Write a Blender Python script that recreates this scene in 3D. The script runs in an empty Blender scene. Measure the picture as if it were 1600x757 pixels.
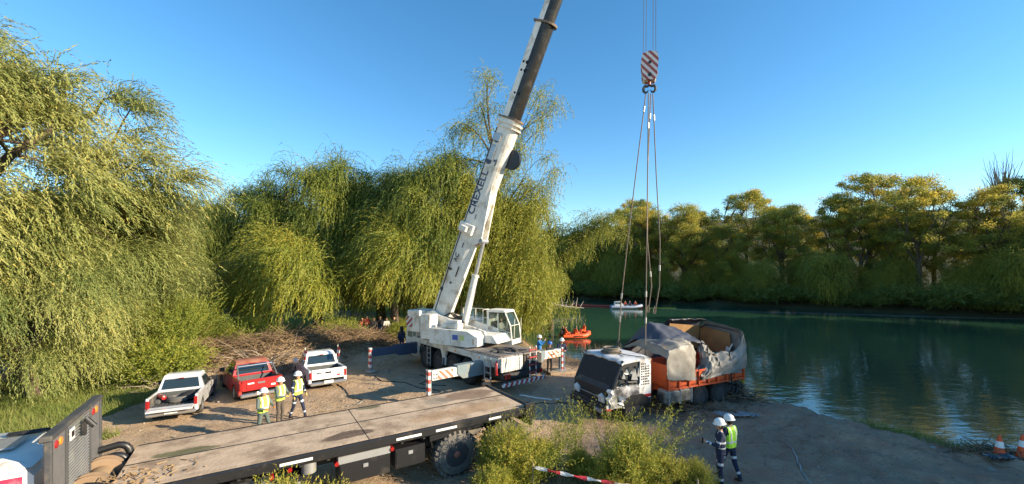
import bpy, bmesh, math, random
import numpy as np
from mathutils import Vector, Matrix
R = math.radians
C = bpy.context.scene.collection
sc = bpy.context.scene
rng = np.random.default_rng(7)
random.seed(7)

# ------------------------------------------------------------------ camera
cam = bpy.data.cameras.new('camera'); co = bpy.data.objects.new('camera', cam); C.objects.link(co)
co.location = (0, 0, 5.6); co.rotation_euler = (R(90), 0, 0)
cam.sensor_width = 36; cam.lens = 14.4; cam.shift_y = 46.5/1600; cam.clip_end = 4000; cam.clip_start = .1
sc.camera = co
# ------------------------------------------------------------------ sky and sun
SUNV = Vector((1, -.27, .37)).normalized()
EL = math.asin(SUNV.z); AZ = math.atan2(SUNV.x, SUNV.y)
w = bpy.data.worlds.new('World'); sc.world = w; w.use_nodes = True
nt = w.node_tree; nt.nodes.clear()
sk = nt.nodes.new('ShaderNodeTexSky'); sk.sky_type = 'NISHITA'; sk.sun_disc = False
sk.sun_elevation = EL; sk.sun_rotation = AZ; sk.air_density = 1.0; sk.dust_density = .0; sk.ozone_density = 2.2; sk.altitude = 300
hs = nt.nodes.new('ShaderNodeHueSaturation'); hs.inputs['Saturation'].default_value = 1.26; hs.inputs['Hue'].default_value = .495
bg = nt.nodes.new('ShaderNodeBackground'); bg.inputs['Strength'].default_value = .122
wo = nt.nodes.new('ShaderNodeOutputWorld')
nt.links.new(sk.outputs[0], hs.inputs['Color']); nt.links.new(hs.outputs[0], bg.inputs[0]); nt.links.new(bg.outputs[0], wo.inputs[0])
sl = bpy.data.lights.new('sun', 'SUN'); sl.energy = 5.0; sl.angle = R(.55); sl.color = (1, .84, .60)
so = bpy.data.objects.new('sun', sl); C.objects.link(so); so.rotation_euler = SUNV.to_track_quat('Z', 'Y').to_euler()
sc.view_settings.view_transform = 'Standard'; sc.view_settings.look = 'None'; sc.view_settings.exposure = 1.14; sc.view_settings.gamma = 1

# ------------------------------------------------------------------ materials
def nd(t, typ, **kw):
    n = t.nodes.new(typ)
    for k, v in kw.items():
        if k in n.inputs: n.inputs[k].default_value = v
        else: setattr(n, k, v)
    return n
def c4(c): return (c[0], c[1], c[2], 1)
def mat(name, col, rough=.55, metal=0, var=.12, scale=3, bump=0, bscale=40, dirt=None, damt=.5, dscale=1.5, spec=.5, coat=0):
    m = bpy.data.materials.new(name); m.use_nodes = True; t = m.node_tree; t.nodes.clear()
    L = t.links.new
    out = nd(t, 'ShaderNodeOutputMaterial'); p = nd(t, 'ShaderNodeBsdfPrincipled'); L(p.outputs[0], out.inputs[0])
    p.inputs['Roughness'].default_value = rough; p.inputs['Metallic'].default_value = metal
    p.inputs['Specular IOR Level'].default_value = spec; p.inputs['Coat Weight'].default_value = coat
    tc = nd(t, 'ShaderNodeTexCoord')
    n = nd(t, 'ShaderNodeTexNoise', Scale=scale, Detail=6.0); L(tc.outputs['Object'], n.inputs['Vector'])
    mx = nd(t, 'ShaderNodeMix', data_type='RGBA'); L(n.outputs[0], mx.inputs[0])
    mx.inputs[6].default_value = c4([max(0, x*(1-var*1.6)) for x in col]); mx.inputs[7].default_value = c4([min(1, x*(1+var*1.6)) for x in col])
    cur = mx.outputs[2]
    if dirt:
        n2 = nd(t, 'ShaderNodeTexNoise', Scale=dscale, Detail=9.0, Roughness=.65); L(tc.outputs['Object'], n2.inputs['Vector'])
        r = nd(t, 'ShaderNodeValToRGB'); L(n2.outputs[0], r.inputs[0])
        r.color_ramp.elements[0].position = .62-damt*.3; r.color_ramp.elements[1].position = .75-damt*.15
        m2 = nd(t, 'ShaderNodeMix', data_type='RGBA'); L(r.outputs[0], m2.inputs[0]); L(cur, m2.inputs[6]); m2.inputs[7].default_value = c4(dirt)
        cur = m2.outputs[2]
    L(cur, p.inputs['Base Color'])
    if bump:
        b = nd(t, 'ShaderNodeTexNoise', Scale=bscale, Detail=5.0); L(tc.outputs['Object'], b.inputs['Vector'])
        bn = nd(t, 'ShaderNodeBump', Strength=bump, Distance=.02); L(b.outputs[0], bn.inputs['Height']); L(bn.outputs[0], p.inputs['Normal'])
    m['p'] = 1
    return m
def stripes(name, c1, c2, d, period, rough=.5):
    m = mat(name, c1, rough); t = m.node_tree; L = t.links.new
    p = [n for n in t.nodes if n.type == 'BSDF_PRINCIPLED'][0]; cur = p.inputs['Base Color'].links[0].from_socket
    tc = [n for n in t.nodes if n.type == 'TEX_COORD'][0]
    dt = nd(t, 'ShaderNodeVectorMath', operation='DOT_PRODUCT'); L(tc.outputs['Object'], dt.inputs[0]); dt.inputs[1].default_value = [x/period for x in d]
    fr = nd(t, 'ShaderNodeMath', operation='FRACT'); L(dt.outputs['Value'], fr.inputs[0])
    gt = nd(t, 'ShaderNodeMath', operation='GREATER_THAN'); L(fr.outputs[0], gt.inputs[0]); gt.inputs[1].default_value = .5
    mx = nd(t, 'ShaderNodeMix', data_type='RGBA'); L(gt.outputs[0], mx.inputs[0]); L(cur, mx.inputs[6]); mx.inputs[7].default_value = c4(c2)
    L(mx.outputs[2], p.inputs['Base Color']); return m
def glass(name, col=(.02, .03, .03), rough=.06, seethru=.12):
    m = mat(name, col, rough, var=.05, spec=.9, coat=.5); t = m.node_tree; L = t.links.new
    o_ = [n for n in t.nodes if n.type == 'OUTPUT_MATERIAL'][0]; p = [n for n in t.nodes if n.type == 'BSDF_PRINCIPLED'][0]
    tr = nd(t, 'ShaderNodeBsdfTransparent'); tr.inputs[0].default_value = (.8, .9, .86, 1); mx = nd(t, 'ShaderNodeMixShader'); mx.inputs[0].default_value = seethru
    L(p.outputs[0], mx.inputs[1]); L(tr.outputs[0], mx.inputs[2]); L(mx.outputs[0], o_.inputs[0]); return m
def leafmat(name, cols, trans=.35, big=.35):
    """cols: ramp of leaf colours read by the per-leaf attribute tint"""
    m = bpy.data.materials.new(name); m.use_nodes = True; t = m.node_tree; t.nodes.clear(); L = t.links.new
    out = nd(t, 'ShaderNodeOutputMaterial'); a = nd(t, 'ShaderNodeAttribute', attribute_name='tint')
    r = nd(t, 'ShaderNodeValToRGB'); L(a.outputs['Fac'], r.inputs[0])
    for i, (p, c) in enumerate(cols):
        e = r.color_ramp.elements[i] if i < 2 else r.color_ramp.elements.new(p)
        e.position = p; e.color = c4(c)
    d = nd(t, 'ShaderNodeBsdfPrincipled', Roughness=.5); d.inputs['Specular IOR Level'].default_value = .25; L(r.outputs[0], d.inputs['Base Color'])
    tr = nd(t, 'ShaderNodeBsdfTranslucent'); g = nd(t, 'ShaderNodeGamma'); L(r.outputs[0], g.inputs[0]); g.inputs[1].default_value = .8
    L(g.outputs[0], tr.inputs['Color'])
    mx = nd(t, 'ShaderNodeMixShader'); mx.inputs[0].default_value = trans; L(d.outputs[0], mx.inputs[1]); L(tr.outputs[0], mx.inputs[2]); L(mx.outputs[0], out.inputs[0])
    return m
M = dict(
 white=mat('white_paint', (.74, .73, .70), .35, dirt=(.38, .33, .26), damt=.18, dscale=2.5, coat=.2),
 cwhite=mat('crane_white_paint', (.76, .73, .66), .45, dirt=(.42, .35, .25), damt=.38, dscale=1.7, bump=.08, bscale=3),
 pwhite=mat('pickup_white_paint', (.78, .78, .78), .25, dirt=(.5, .43, .33), damt=.1, coat=.5),
 silver=mat('silver_white_paint', (.60, .60, .61), .25, .1, dirt=(.42, .35, .27), damt=.2, coat=.5), liner=mat('bed_liner', (.07, .075, .075), .6, dirt=(.25, .2, .15), damt=.3),
 red=mat('red_paint', (.34, .018, .018), .28, dirt=(.35, .1, .06), damt=.2, coat=.5),
 redroof=mat('dusty_red_paint', (.32, .10, .06), .45, dirt=(.36, .2, .12), damt=.6),
 orange=mat('orange_paint', (.62, .10, .025), .5, dirt=(.30, .08, .04), damt=.4, dscale=3, bump=.2),
 steel=mat('bluegrey_steel', (.17, .22, .24), .5, dirt=(.28, .22, .16), damt=.3),
 navy=mat('navy_and_shaded_steel', (.03, .05, .10), .5),
 dark=mat('dark_chassis', (.025, .025, .027), .6, dirt=(.10, .08, .06), damt=.35, bump=.2),
 black=mat('black_paint', (.015, .015, .017), .4, dirt=(.07, .06, .05), damt=.25),
 grease=mat('greased_boom', (.02, .017, .015), .3, dirt=(.07, .058, .048), damt=.35, dscale=3, bump=.3),
 tyre=mat('tyre_rubber', (.028, .027, .026), .85, dirt=(.10, .08, .06), damt=.3, bump=.4),
 tyred=mat('dusty_tyre_rubber', (.10, .095, .088), .9, dirt=(.24, .21, .17), damt=.6, bump=.5),
 rim=mat('wheel_rim_steel', (.35, .35, .35), .4, .5, dirt=(.2, .16, .12), damt=.4),
 darkrim=mat('dark_rim', (.05, .05, .055), .5),
 redhub=mat('red_hub', (.4, .05, .03), .5, dirt=(.2, .15, .1), damt=.5),
 chrome=mat('chrome', (.55, .55, .55), .22, .8),
 alu=mat('aluminium', (.42, .43, .44), .42, .55, dirt=(.2, .18, .15), damt=.2),
 glass=glass('dark_glass'), ggl=glass('green_tinted_glass', (.05, .085, .07), .05, .55),
 lamp=mat('red_lamp_lens', (.28, .015, .015), .2, var=.03), alamp=mat('amber_lamp_lens', (.7, .22, .03), .25, var=.03),
 rope=mat('wire_rope', (.12, .11, .10), .6), sling=mat('steel_sling', (.16, .12, .09), .6, dirt=(.3, .2, .12), damt=.4),
 wood=mat('weathered_timber', (.33, .25, .17), .85, var=.3, scale=2, bump=.4, dirt=(.16, .11, .07), damt=.3),
 branch=mat('grey_dead_wood', (.24, .19, .14), .9, var=.3, bump=.4),
 straw=mat('dry_straw', (.34, .23, .12), .9, var=.35),
 twig=mat('brown_twigs', (.17, .11, .065), .9, var=.35),
 bark=mat('bark', (.10, .075, .05), .95, var=.35, bump=.6, bscale=14),
 tarp=mat('grey_tarpaulin', (.23, .215, .19), .55, var=.15, scale=2.5, bump=.3, bscale=7, dirt=(.16, .13, .10), damt=.3),
 tarpin=mat('dark_tarpaulin', (.055, .06, .08), .6, bump=.3, bscale=6), board=mat('brown_board', (.30, .16, .06), .8, var=.3, bump=.3),
 skin=mat('skin', (.45, .25, .16), .6, var=.04), hair=mat('dark_hair', (.02, .015, .01), .7),
 hwhite=mat('white_helmet', (.78, .78, .76), .3, var=.03), hblue=mat('blue_helmet', (.03, .12, .42), .3, var=.03),
 ngrey=mat('green_grey_cloth', (.10, .13, .12), .85), ncl=mat('navy_cloth', (.012, .02, .055), .85), brn=mat('brown_grey_cloth', (.10, .08, .065), .85),
 blk=mat('black_cloth', (.015, .015, .018), .85), blue=mat('blue_cloth', (.02, .16, .42), .85), jeans=mat('jeans', (.07, .13, .22), .85),
 ocl=mat('orange_cloth', (.75, .11, .02), .8), rcl=mat('dark_red_cloth', (.28, .05, .03), .85), wcl=mat('pale_cloth', (.55, .5, .45), .85),
 boot=mat('boots', (.06, .04, .03), .8), glove=mat('orange_glove', (.55, .16, .04), .85), ygl=mat('yellow_glove', (.5, .36, .1), .85), refl=mat('reflective_band', (.55, .57, .62), .4),
 vest=mat('lime_vest_cloth', (.42, .78, .05), .7, var=.06), vesty=mat('yellow_vest_cloth', (.62, .75, .10), .7, var=.06),
 wwhite=mat('muddy_wreck_white', (.66, .66, .66), .45, dirt=(.16, .13, .10), damt=.45, dscale=2.2, bump=.25, bscale=4),
 pink=mat('crimson_decal_panel', (.50, .035, .09), .35, dirt=(.62, .30, .34), damt=.45, dscale=3),
 stone=mat('stone', (.30, .26, .22), .9, var=.3, bump=.4),
 wr=stripes('red_white_diagonal', (.60, .58, .56), (.30, .07, .055), (1, 0, 1), .34),
 wr2=stripes('red_white_bands', (.66, .64, .60), (.42, .06, .05), (0, 0, .9), .3),
 wr3=stripes('red_white_bumper', (.72, .70, .66), (.50, .04, .03), (0, 1, .6), .3),
 wr4=stripes('rust_white_diagonal', (.66, .60, .52), (.42, .16, .09), (0, 1, -1), .3),
 plastic=mat('pale_blue_plastic_sheet', (.30, .28, .28), .3, var=.3, scale=9),
 dye=mat('crane_lettering', (.05, .07, .12), .5), cone=mat('cone_orange', (.80, .10, .02), .5, var=.05),
)
LF = dict(
 will=leafmat('willow_leaves', [(0, (.085, .125, .022)), (.45, (.19, .22, .035)), (.8, (.36, .34, .045)), (1, (.46, .34, .05))], .26),
 left=leafmat('wind_blown_willow_leaves', [(0, (.12, .17, .05)), (.45, (.24, .265, .075)), (.8, (.38, .37, .12)), (1, (.52, .42, .10))], .32),
 far=leafmat('cottonwood_leaves', [(0, (.10, .14, .03)), (.45, (.28, .28, .045)), (.8, (.55, .44, .06)), (1, (.65, .42, .05))], .55),
 low=leafmat('river_willow_leaves', [(0, (.12, .17, .05)), (.5, (.27, .29, .06)), (1, (.55, .44, .06))], .55),
 shrub=leafmat('yellow_shrub_leaves', [(0, (.14, .19, .035)), (.5, (.28, .30, .05)), (.8, (.42, .38, .05)), (1, (.6, .42, .04))], .4),
 grass=leafmat('grass_blades', [(0, (.11, .17, .03)), (.6, (.22, .25, .06)), (1, (.42, .34, .16))], .3),
 dry=leafmat('dry_grass_blades', [(0, (.20, .15, .08)), (.6, (.38, .27, .14)), (1, (.50, .38, .22))], .25),
 fore=leafmat('broom_leaves', [(0, (.10, .15, .025)), (.5, (.24, .27, .04)), (.85, (.42, .37, .05)), (1, (.5, .38, .08))], .35),
)
# ------------------------------------------------------------------ mesh helper
class MB:
    def __init__(s, M_=None): s.v = []; s.f = []; s.mi = []; s.cur = 0; s.M = M_
    def add(s, vs, fs):
        n = len(s.v)
        s.v += [tuple(s.M @ Vector(p)) for p in vs] if s.M is not None else [tuple(p) for p in vs]
        s.f += [tuple(i+n for i in f) for f in fs]; s.mi += [s.cur]*len(fs); return s
    def box(s, x0, x1, y0, y1, z0, z1, b=0):
        if b <= 0:
            return s.add([(x, y, z) for x in (x0, x1) for y in (y0, y1) for z in (z0, z1)],
                  [(0, 1, 3, 2), (4, 6, 7, 5), (0, 4, 5, 1), (2, 3, 7, 6), (0, 2, 6, 4), (1, 5, 7, 3)])
        b = min(b, (x1-x0)/2.01, (y1-y0)/2.01, (z1-z0)/2.01); pts = []
        for x, sx in ((x0, 1), (x1, -1)):
            for y, sy in ((y0, 1), (y1, -1)):
                for z, sz in ((z0, 1), (z1, -1)):
                    pts += [(x, y+sy*b, z+sz*b), (x+sx*b, y, z+sz*b), (x+sx*b, y+sy*b, z)]
        return s.hull(pts)
    def hull(s, pts):
        bm = bmesh.new()
        for p in pts: bm.verts.new(p)
        r = bmesh.ops.convex_hull(bm, input=bm.verts)
        bmesh.ops.delete(bm, geom=[g for g in r['geom_interior'] if isinstance(g, bmesh.types.BMVert)], context='VERTS')
        bmesh.ops.dissolve_limit(bm, angle_limit=.02, verts=bm.verts, edges=bm.edges)
        bm.verts.index_update(); s.add([v.co[:] for v in bm.verts], [[v.index for v in f.verts] for f in bm.faces]); bm.free(); return s
    def prism(s, poly, a0, a1, ax='y'):
        def P(p, a): return (p[0], a, p[1]) if ax == 'y' else ((a, p[0], p[1]) if ax == 'x' else (p[0], p[1], a))
        n = len(poly)
        return s.add([P(p, a0) for p in poly]+[P(p, a1) for p in poly],
              [tuple(range(n))[::-1], tuple(range(n, 2*n))]+[(i, (i+1) % n, (i+1) % n+n, i+n) for i in range(n)])
    def tube(s, pts, r, n=8, caps=True):
        pts = [Vector(p) for p in pts]; rs = r if isinstance(r, (list, tuple)) else [r]*len(pts); vs = []
        t0 = (pts[1]-pts[0]).normalized(); u = t0.orthogonal().normalized()
        for i, p in enumerate(pts):
            t = (pts[min(i+1, len(pts)-1)]-pts[max(i-1, 0)]).normalized()
            u = (u-t*u.dot(t)); u = u.normalized() if u.length > 1e-6 else t.orthogonal().normalized(); w_ = t.cross(u)
            for k in range(n):
                a = 2*math.pi*k/n; vs.append(p+(u*math.cos(a)+w_*math.sin(a))*rs[i])
        fs = [(i*n+k, i*n+(k+1) % n, (i+1)*n+(k+1) % n, (i+1)*n+k) for i in range(len(pts)-1) for k in range(n)]
        if caps: fs += [tuple(range(n))[::-1], tuple((len(pts)-1)*n+k for k in range(n))]
        return s.add(vs, fs)
    def lathe(s, prof, c=(0, 0, 0), ax='z', n=24, sx=1, sy=1):
        vs = []; c = Vector(c)
        for r, h in prof:
            for k in range(n):
                a = 2*math.pi*k/n; x, y = r*math.cos(a)*sx, r*math.sin(a)*sy
                vs.append(c+Vector((x, y, h) if ax == 'z' else ((x, h, y) if ax == 'y' else (h, x, y))))
        m = len(prof)
        fs = [(i*n+k, i*n+(k+1) % n, (i+1)*n+(k+1) % n, (i+1)*n+k) for i in range(m-1) for k in range(n)]
        if prof[0][0] > 1e-4 and prof[0] != prof[-1]: fs += [tuple(range(n))[::-1]]
        if prof[-1][0] > 1e-4 and prof[0] != prof[-1]: fs += [tuple((m-1)*n+k for k in range(n))]
        return s.add(vs, fs)
    def ell(s, c, r, n=10):
        vs = [(c[0]+r[0]*math.sin(math.pi*i/n)*math.cos(2*math.pi*k/n), c[1]+r[1]*math.sin(math.pi*i/n)*math.sin(2*math.pi*k/n), c[2]+r[2]*math.cos(math.pi*i/n)) for i in range(n+1) for k in range(n)]
        return s.add(vs, [(i*n+k, (i+1)*n+k, (i+1)*n+(k+1) % n, i*n+(k+1) % n) for i in range(n) for k in range(n)])
    def slab(s, q, th):
        q = [Vector(p) for p in q]; nn = (q[1]-q[0]).cross(q[2]-q[0]).normalized()*th; k = len(q)
        return s.add(q+[p+nn for p in q], [tuple(range(k))[::-1], tuple(range(k, 2*k))]+[(i, (i+1) % k, (i+1) % k+k, i+k) for i in range(k)])
    def grid(s, P):
        a, b = len(P), len(P[0])
        return s.add([p for row in P for p in row], [(i*b+j, (i+1)*b+j, (i+1)*b+j+1, i*b+j+1) for i in range(a-1) for j in range(b-1)])
    def build(s, name, mats, parent=None, smooth=35, label=None, th=0):
        me = bpy.data.meshes.new(name); me.from_pydata(s.v, [], s.f)
        if not isinstance(mats, (list, tuple)): mats = [mats]
        for m in mats: me.materials.append(M[m] if isinstance(m, str) else m)
        if len(mats) > 1: me.polygons.foreach_set('material_index', s.mi)
        bm = bmesh.new(); bm.from_mesh(me)
        if th: bmesh.ops.solidify(bm, geom=bm.faces, thickness=th)
        bmesh.ops.recalc_face_normals(bm, faces=bm.faces); bm.to_mesh(me); bm.free()
        if smooth: me.shade_smooth(); me.set_sharp_from_angle(angle=R(smooth))
        o = bpy.data.objects.new(name, me); C.objects.link(o); o.parent = parent
        if label: o['label'] = label
        return o
def thing(name, label, cat, loc=(0, 0, 0), rz=0, group=None):
    o = bpy.data.objects.new(name, None); C.objects.link(o); o.location = loc; o.rotation_euler = (0, 0, R(rz)); o.empty_display_size = .1
    return tag(o, label, cat, group)
def tag(o, label, cat, group=None):
    o['label'] = label; o['category'] = cat
    if group: o['group'] = group
    return o
def copy_tree(o, parent=None):
    c = o.copy(); C.objects.link(c); c.parent = parent
    for ch in list(o.children): copy_tree(ch, c)
    return c
def local(root, Mw):   # world matrix expressed in the root's own frame
    return (Matrix.Translation(root.location) @ root.rotation_euler.to_matrix().to_4x4()).inverted() @ Mw
# numpy value noise
def vnoise(x, y, seed=0):
    xi = np.floor(x).astype(np.int64); yi = np.floor(y).astype(np.int64); xf = x-xi; yf = y-yi
    u = xf*xf*(3-2*xf); v = yf*yf*(3-2*yf)
    def h(a, b):
        n = (a*374761393+b*668265263+seed*1442695041) & 0xffffffff; n = ((n ^ (n >> 13))*1274126177) & 0xffffffff
        return ((n ^ (n >> 16)) & 0xffff)/65535.0
    return (h(xi, yi)*(1-u)+h(xi+1, yi)*u)*(1-v)+(h(xi, yi+1)*(1-u)+h(xi+1, yi+1)*u)*v
def fbm(x, y, s, seed=0, o=4):
    t = 0; a = .5
    for i in range(o): t = t+a*(vnoise(x*s, y*s, seed+i)-.5); s *= 2.1; a *= .5
    return t
# ------------------------------------------------------------------ terrain
WZ = -1.0
NEAR = [(40, -60), (30, -10), (24, 4), (18.2, 11.0), (17.0, 12.5), (14.6, 13.7), (12.7, 15.4), (11.4, 17.5), (9.9, 20.6), (7.5, 23.6), (4.9, 26.3), (2.6, 30.6), (1.5, 34), (.3, 38), (-3, 47), (-10, 60), (-40, 85), (-150, 105), (-600, 130)]
FAR = [(-600, 170), (-150, 140), (-30, 116), (5, 104), (22, 95), (36, 86), (48, 77.5), (60, 67), (73, 58), (70, 40), (66, 22), (64, 0), (66, -60)]
POLY = np.array(NEAR+FAR, float)
def sdf(x, y):    # positive on land
    x = np.asarray(x, float); y = np.asarray(y, float); d = np.full(x.shape, 1e18); ins = np.zeros(x.shape, bool)
    n = len(POLY)
    for i in range(n):
        ax, ay = POLY[i]; bx, by = POLY[(i+1) % n]; ex, ey = bx-ax, by-ay
        t = np.clip(((x-ax)*ex+(y-ay)*ey)/(ex*ex+ey*ey), 0, 1)
        d = np.minimum(d, (x-ax-t*ex)**2+(y-ay-t*ey)**2)
        c = ((ay > y) != (by > y)) & (x < (bx-ax)*(y-ay)/(by-ay+1e-12)+ax); ins ^= c
    d = np.sqrt(d); return np.where(ins, -d, d)
RIDGE = [(-24, 21.5), (-19.5, 22.5), (-15.5, 24.5), (-12.0, 26.6), (-10.2, 27.6)]
def hgt(x, y):
    x = np.asarray(x, float); y = np.asarray(y, float); d = sdf(x, y)
    d = d+(fbm(x, y, .9, 3)*1.1+fbm(x, y, 3.1, 8)*.5)*np.clip((60-np.hypot(x, y))/20, 0, 1)
    t = np.clip(d/np.where((x > 6) & (y < 30), .62, 1.15), 0, 1); t = t*t*(3-2*t)
    z = np.where(d > 0, WZ+t*(1.0)+0*d, np.maximum(WZ+d*.55, -3.2))
    far = (y > 50) | (x > 50)
    z = z+np.where(far & (d > 1), np.clip((d-1)*.06, 0, 2.2), 0)
    land = np.clip(d/1.5, 0, 1)
    z = z+land*(fbm(x, y, .25, 11)*.22+fbm(x, y, 1.3, 21)*.10+fbm(x, y, 5, 31)*.06)
    for (ax, ay, bx, by) in ((-12.4, 14.2, -2.5, 13.9), (-11, 17.8, -1, 15.6), (-9, 19.2, 2.6, 16.5), (9.5, 15.8, 14.2, 12.0), (4.0, 14.4, 12.5, 11.2), (7.8, 15.2, 12.2, 16.2)):
        ex, ey = bx-ax, by-ay; L_ = math.hypot(ex, ey); tt = ((x-ax)*ex+(y-ay)*ey)/(L_*L_); of = ((x-ax)*-ey+(y-ay)*ex)/L_+.35*np.sin(tt*3+ax)
        inn = np.clip(np.minimum(tt, 1-tt)*8, 0, 1)
        for o_ in (-.75, .75): dd = of-o_; z = z+inn*(-.055*np.exp(-(dd/.13)**2)*(1+.35*np.sin(tt*L_*38))+.03*np.exp(-((abs(dd)-.24)/.08)**2))
    rd = np.full(x.shape, 1e9)
    for i in range(len(RIDGE)-1):
        ax, ay = RIDGE[i]; bx, by = RIDGE[i+1]; ex, ey = bx-ax, by-ay
        tt = np.clip(((x-ax)*ex+(y-ay)*ey)/(ex*ex+ey*ey), 0, 1); rd = np.minimum(rd, np.hypot(x-ax-tt*ex, y-ay-tt*ey))
    z = z+.6*np.exp(-(((x+10.5)/4)**2+((y-34)/2.6)**2))
    z = z+1.15*np.exp(-(rd/1.9)**2)*(1+fbm(x, y, .7, 5)*1.4)
    z = z+land*np.clip((x-3)/3, 0, 1)*(fbm(x, y, 2.2, 61)*.24+np.abs(fbm(x, y, 1.1, 71))*.35*np.clip((x-8)/4, 0, 1)+fbm(x, y, 8, 81)*.05)
    z = z+.25*np.exp(-(((x-10.6)/1.8)**2+((y-16.2)/1.0)**2))+.3*land*np.exp(-((x-12)**2+(y-14.2)**2)/2.5)   # churned earth by the bank
    z = z+np.clip((np.hypot(x, y)-190)/150, 0, 1)**1.5*34*(1+fbm(x, y, .008, 9)*1.2)*(d > 0)
    z = z+np.clip((x-76)/30, 0, 1)*6*np.clip((30-y)/20, 0, 1)*(d > 0)  # unseen terrace right of the view, added to help block the low sun
    return z
def H(x, y): return float(hgt(np.array([x]), np.array([y]))[0])
def axis(lo, hi, a, b, fine, g=1.09):
    L = list(np.arange(a, b, fine)); s = fine; p = L[-1]
    while p < hi: s *= g; p += s; L.append(p)
    s = fine; p = a; Q = []
    while p > lo: s *= g; p -= s; Q.append(p)
    return np.array(Q[::-1]+L)
gx = axis(-700, 700, -22, 20, .16); gy = axis(-80, 700, 5, 34, .16)
GX, GY = np.meshgrid(gx, gy); GZ = hgt(GX, GY)
def gridmesh(name, X, Y, Z, m):
    ny, nx = X.shape; me = bpy.data.meshes.new(name); me.vertices.add(nx*ny)
    me.vertices.foreach_set('co', np.stack([X, Y, Z], -1).astype(np.float32).ravel())
    i = np.arange((ny-1)*(nx-1)); r = i//(nx-1); c = i % (nx-1); a = r*nx+c
    f = np.stack([a, a+1, a+nx+1, a+nx], -1).astype(np.int32)
    me.loops.add(f.size); me.loops.foreach_set('vertex_index', f.ravel()); me.polygons.add(len(f))
    me.polygons.foreach_set('loop_start', np.arange(0, f.size, 4, dtype=np.int32)); me.update(calc_edges=True); me.shade_smooth(); me.materials.append(m)
    o = bpy.data.objects.new(name, me); C.objects.link(o); o['kind'] = 'structure'; return o
def ground_material():
    m = mat('dirt_ground', (.50, .35, .225), .95, var=.2, scale=.5); t = m.node_tree; L = t.links.new
    p = [n for n in t.nodes if n.type == 'BSDF_PRINCIPLED'][0]; p.inputs['Specular IOR Level'].default_value = .15
    cur = p.inputs['Base Color'].links[0].from_socket; tc = [n for n in t.nodes if n.type == 'TEX_COORD'][0]
    def layer(cur, scale, lo, hi, col, amt=1, rough=.6, det=8):
        n = nd(t, 'ShaderNodeTexNoise', Scale=scale, Detail=float(det), Roughness=rough); L(tc.outputs['Object'], n.inputs[0])
        mr = nd(t, 'ShaderNodeMapRange'); mr.inputs[1].default_value = lo; mr.inputs[2].default_value = hi; mr.inputs[4].default_value = amt; L(n.outputs[0], mr.inputs[0])
        x = nd(t, 'ShaderNodeMix', data_type='RGBA'); L(mr.outputs[0], x.inputs[0]); L(cur, x.inputs[6]); x.inputs[7].default_value = c4(col); return x.outputs[2]
    cur = layer(cur, .35, .48, .62, (.33, .235, .15), .8)
    cur = layer(cur, 2.3, .50, .66, (.54, .42, .29), .7)
    cur = layer(cur, 9, .52, .70, (.27, .19, .12), .7)
    cur = layer(cur, 40, .55, .68, (.46, .38, .29), .8)
    cur = layer(cur, 60, .60, .68, (.12, .09, .06), .8)
    # wet darker earth down at the waterline, green undergrowth away from the lot
    g = nd(t, 'ShaderNodeNewGeometry'); s = nd(t, 'ShaderNodeSeparateXYZ'); L(g.outputs['Position'], s.inputs[0])
    mr = nd(t, 'ShaderNodeMapRange'); mr.inputs[1].default_value = -.35; mr.inputs[2].default_value = -.85; L(s.outputs[2], mr.inputs[0])
    x = nd(t, 'ShaderNodeMix', data_type='RGBA'); L(mr.outputs[0], x.inputs[0]); L(cur, x.inputs[6]); x.inputs[7].default_value = c4((.055, .042, .032)); cur = x.outputs[2]
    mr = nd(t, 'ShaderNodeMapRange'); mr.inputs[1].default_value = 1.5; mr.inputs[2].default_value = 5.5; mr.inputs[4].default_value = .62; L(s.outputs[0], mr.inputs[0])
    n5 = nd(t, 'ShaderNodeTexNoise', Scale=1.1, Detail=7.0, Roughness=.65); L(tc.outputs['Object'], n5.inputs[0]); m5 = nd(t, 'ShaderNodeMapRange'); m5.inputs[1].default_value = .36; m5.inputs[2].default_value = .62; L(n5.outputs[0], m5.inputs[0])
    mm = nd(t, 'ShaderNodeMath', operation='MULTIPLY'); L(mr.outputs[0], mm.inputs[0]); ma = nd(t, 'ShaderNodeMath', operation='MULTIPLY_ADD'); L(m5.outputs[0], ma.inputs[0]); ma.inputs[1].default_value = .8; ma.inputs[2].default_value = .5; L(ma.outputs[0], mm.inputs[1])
    x = nd(t, 'ShaderNodeMix', data_type='RGBA'); L(mm.outputs[0], x.inputs[0]); L(cur, x.inputs[6]); x.inputs[7].default_value = c4((.38, .20, .135)); cur = x.outputs[2]  # damp bank earth; extra red in the colour offsets its bluish shade
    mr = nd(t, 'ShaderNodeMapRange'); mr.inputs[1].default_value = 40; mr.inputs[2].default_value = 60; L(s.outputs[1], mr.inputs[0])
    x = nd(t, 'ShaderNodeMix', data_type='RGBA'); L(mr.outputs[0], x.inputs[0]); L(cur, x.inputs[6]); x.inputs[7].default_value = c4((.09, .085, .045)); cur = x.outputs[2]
    L(cur, p.inputs['Base Color'])
    b1 = nd(t, 'ShaderNodeTexNoise', Scale=7.0, Detail=9.0, Roughness=.7); L(tc.outputs['Object'], b1.inputs[0])
    bn = nd(t, 'ShaderNodeBump', Strength=1.0, Distance=.12); L(b1.outputs[0], bn.inputs['Height'])
    b2 = nd(t, 'ShaderNodeTexVoronoi', Scale=22.0); L(tc.outputs['Object'], b2.inputs[0])
    bn2 = nd(t, 'ShaderNodeBump', Strength=.35, Distance=.04, invert=True); L(b2.outputs[0], bn2.inputs['Height']); L(bn.outputs[0], bn2.inputs['Normal']); L(bn2.outputs[0], p.inputs['Normal'])
    return m
gridmesh('ground', GX, GY, GZ, ground_material())
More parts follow.
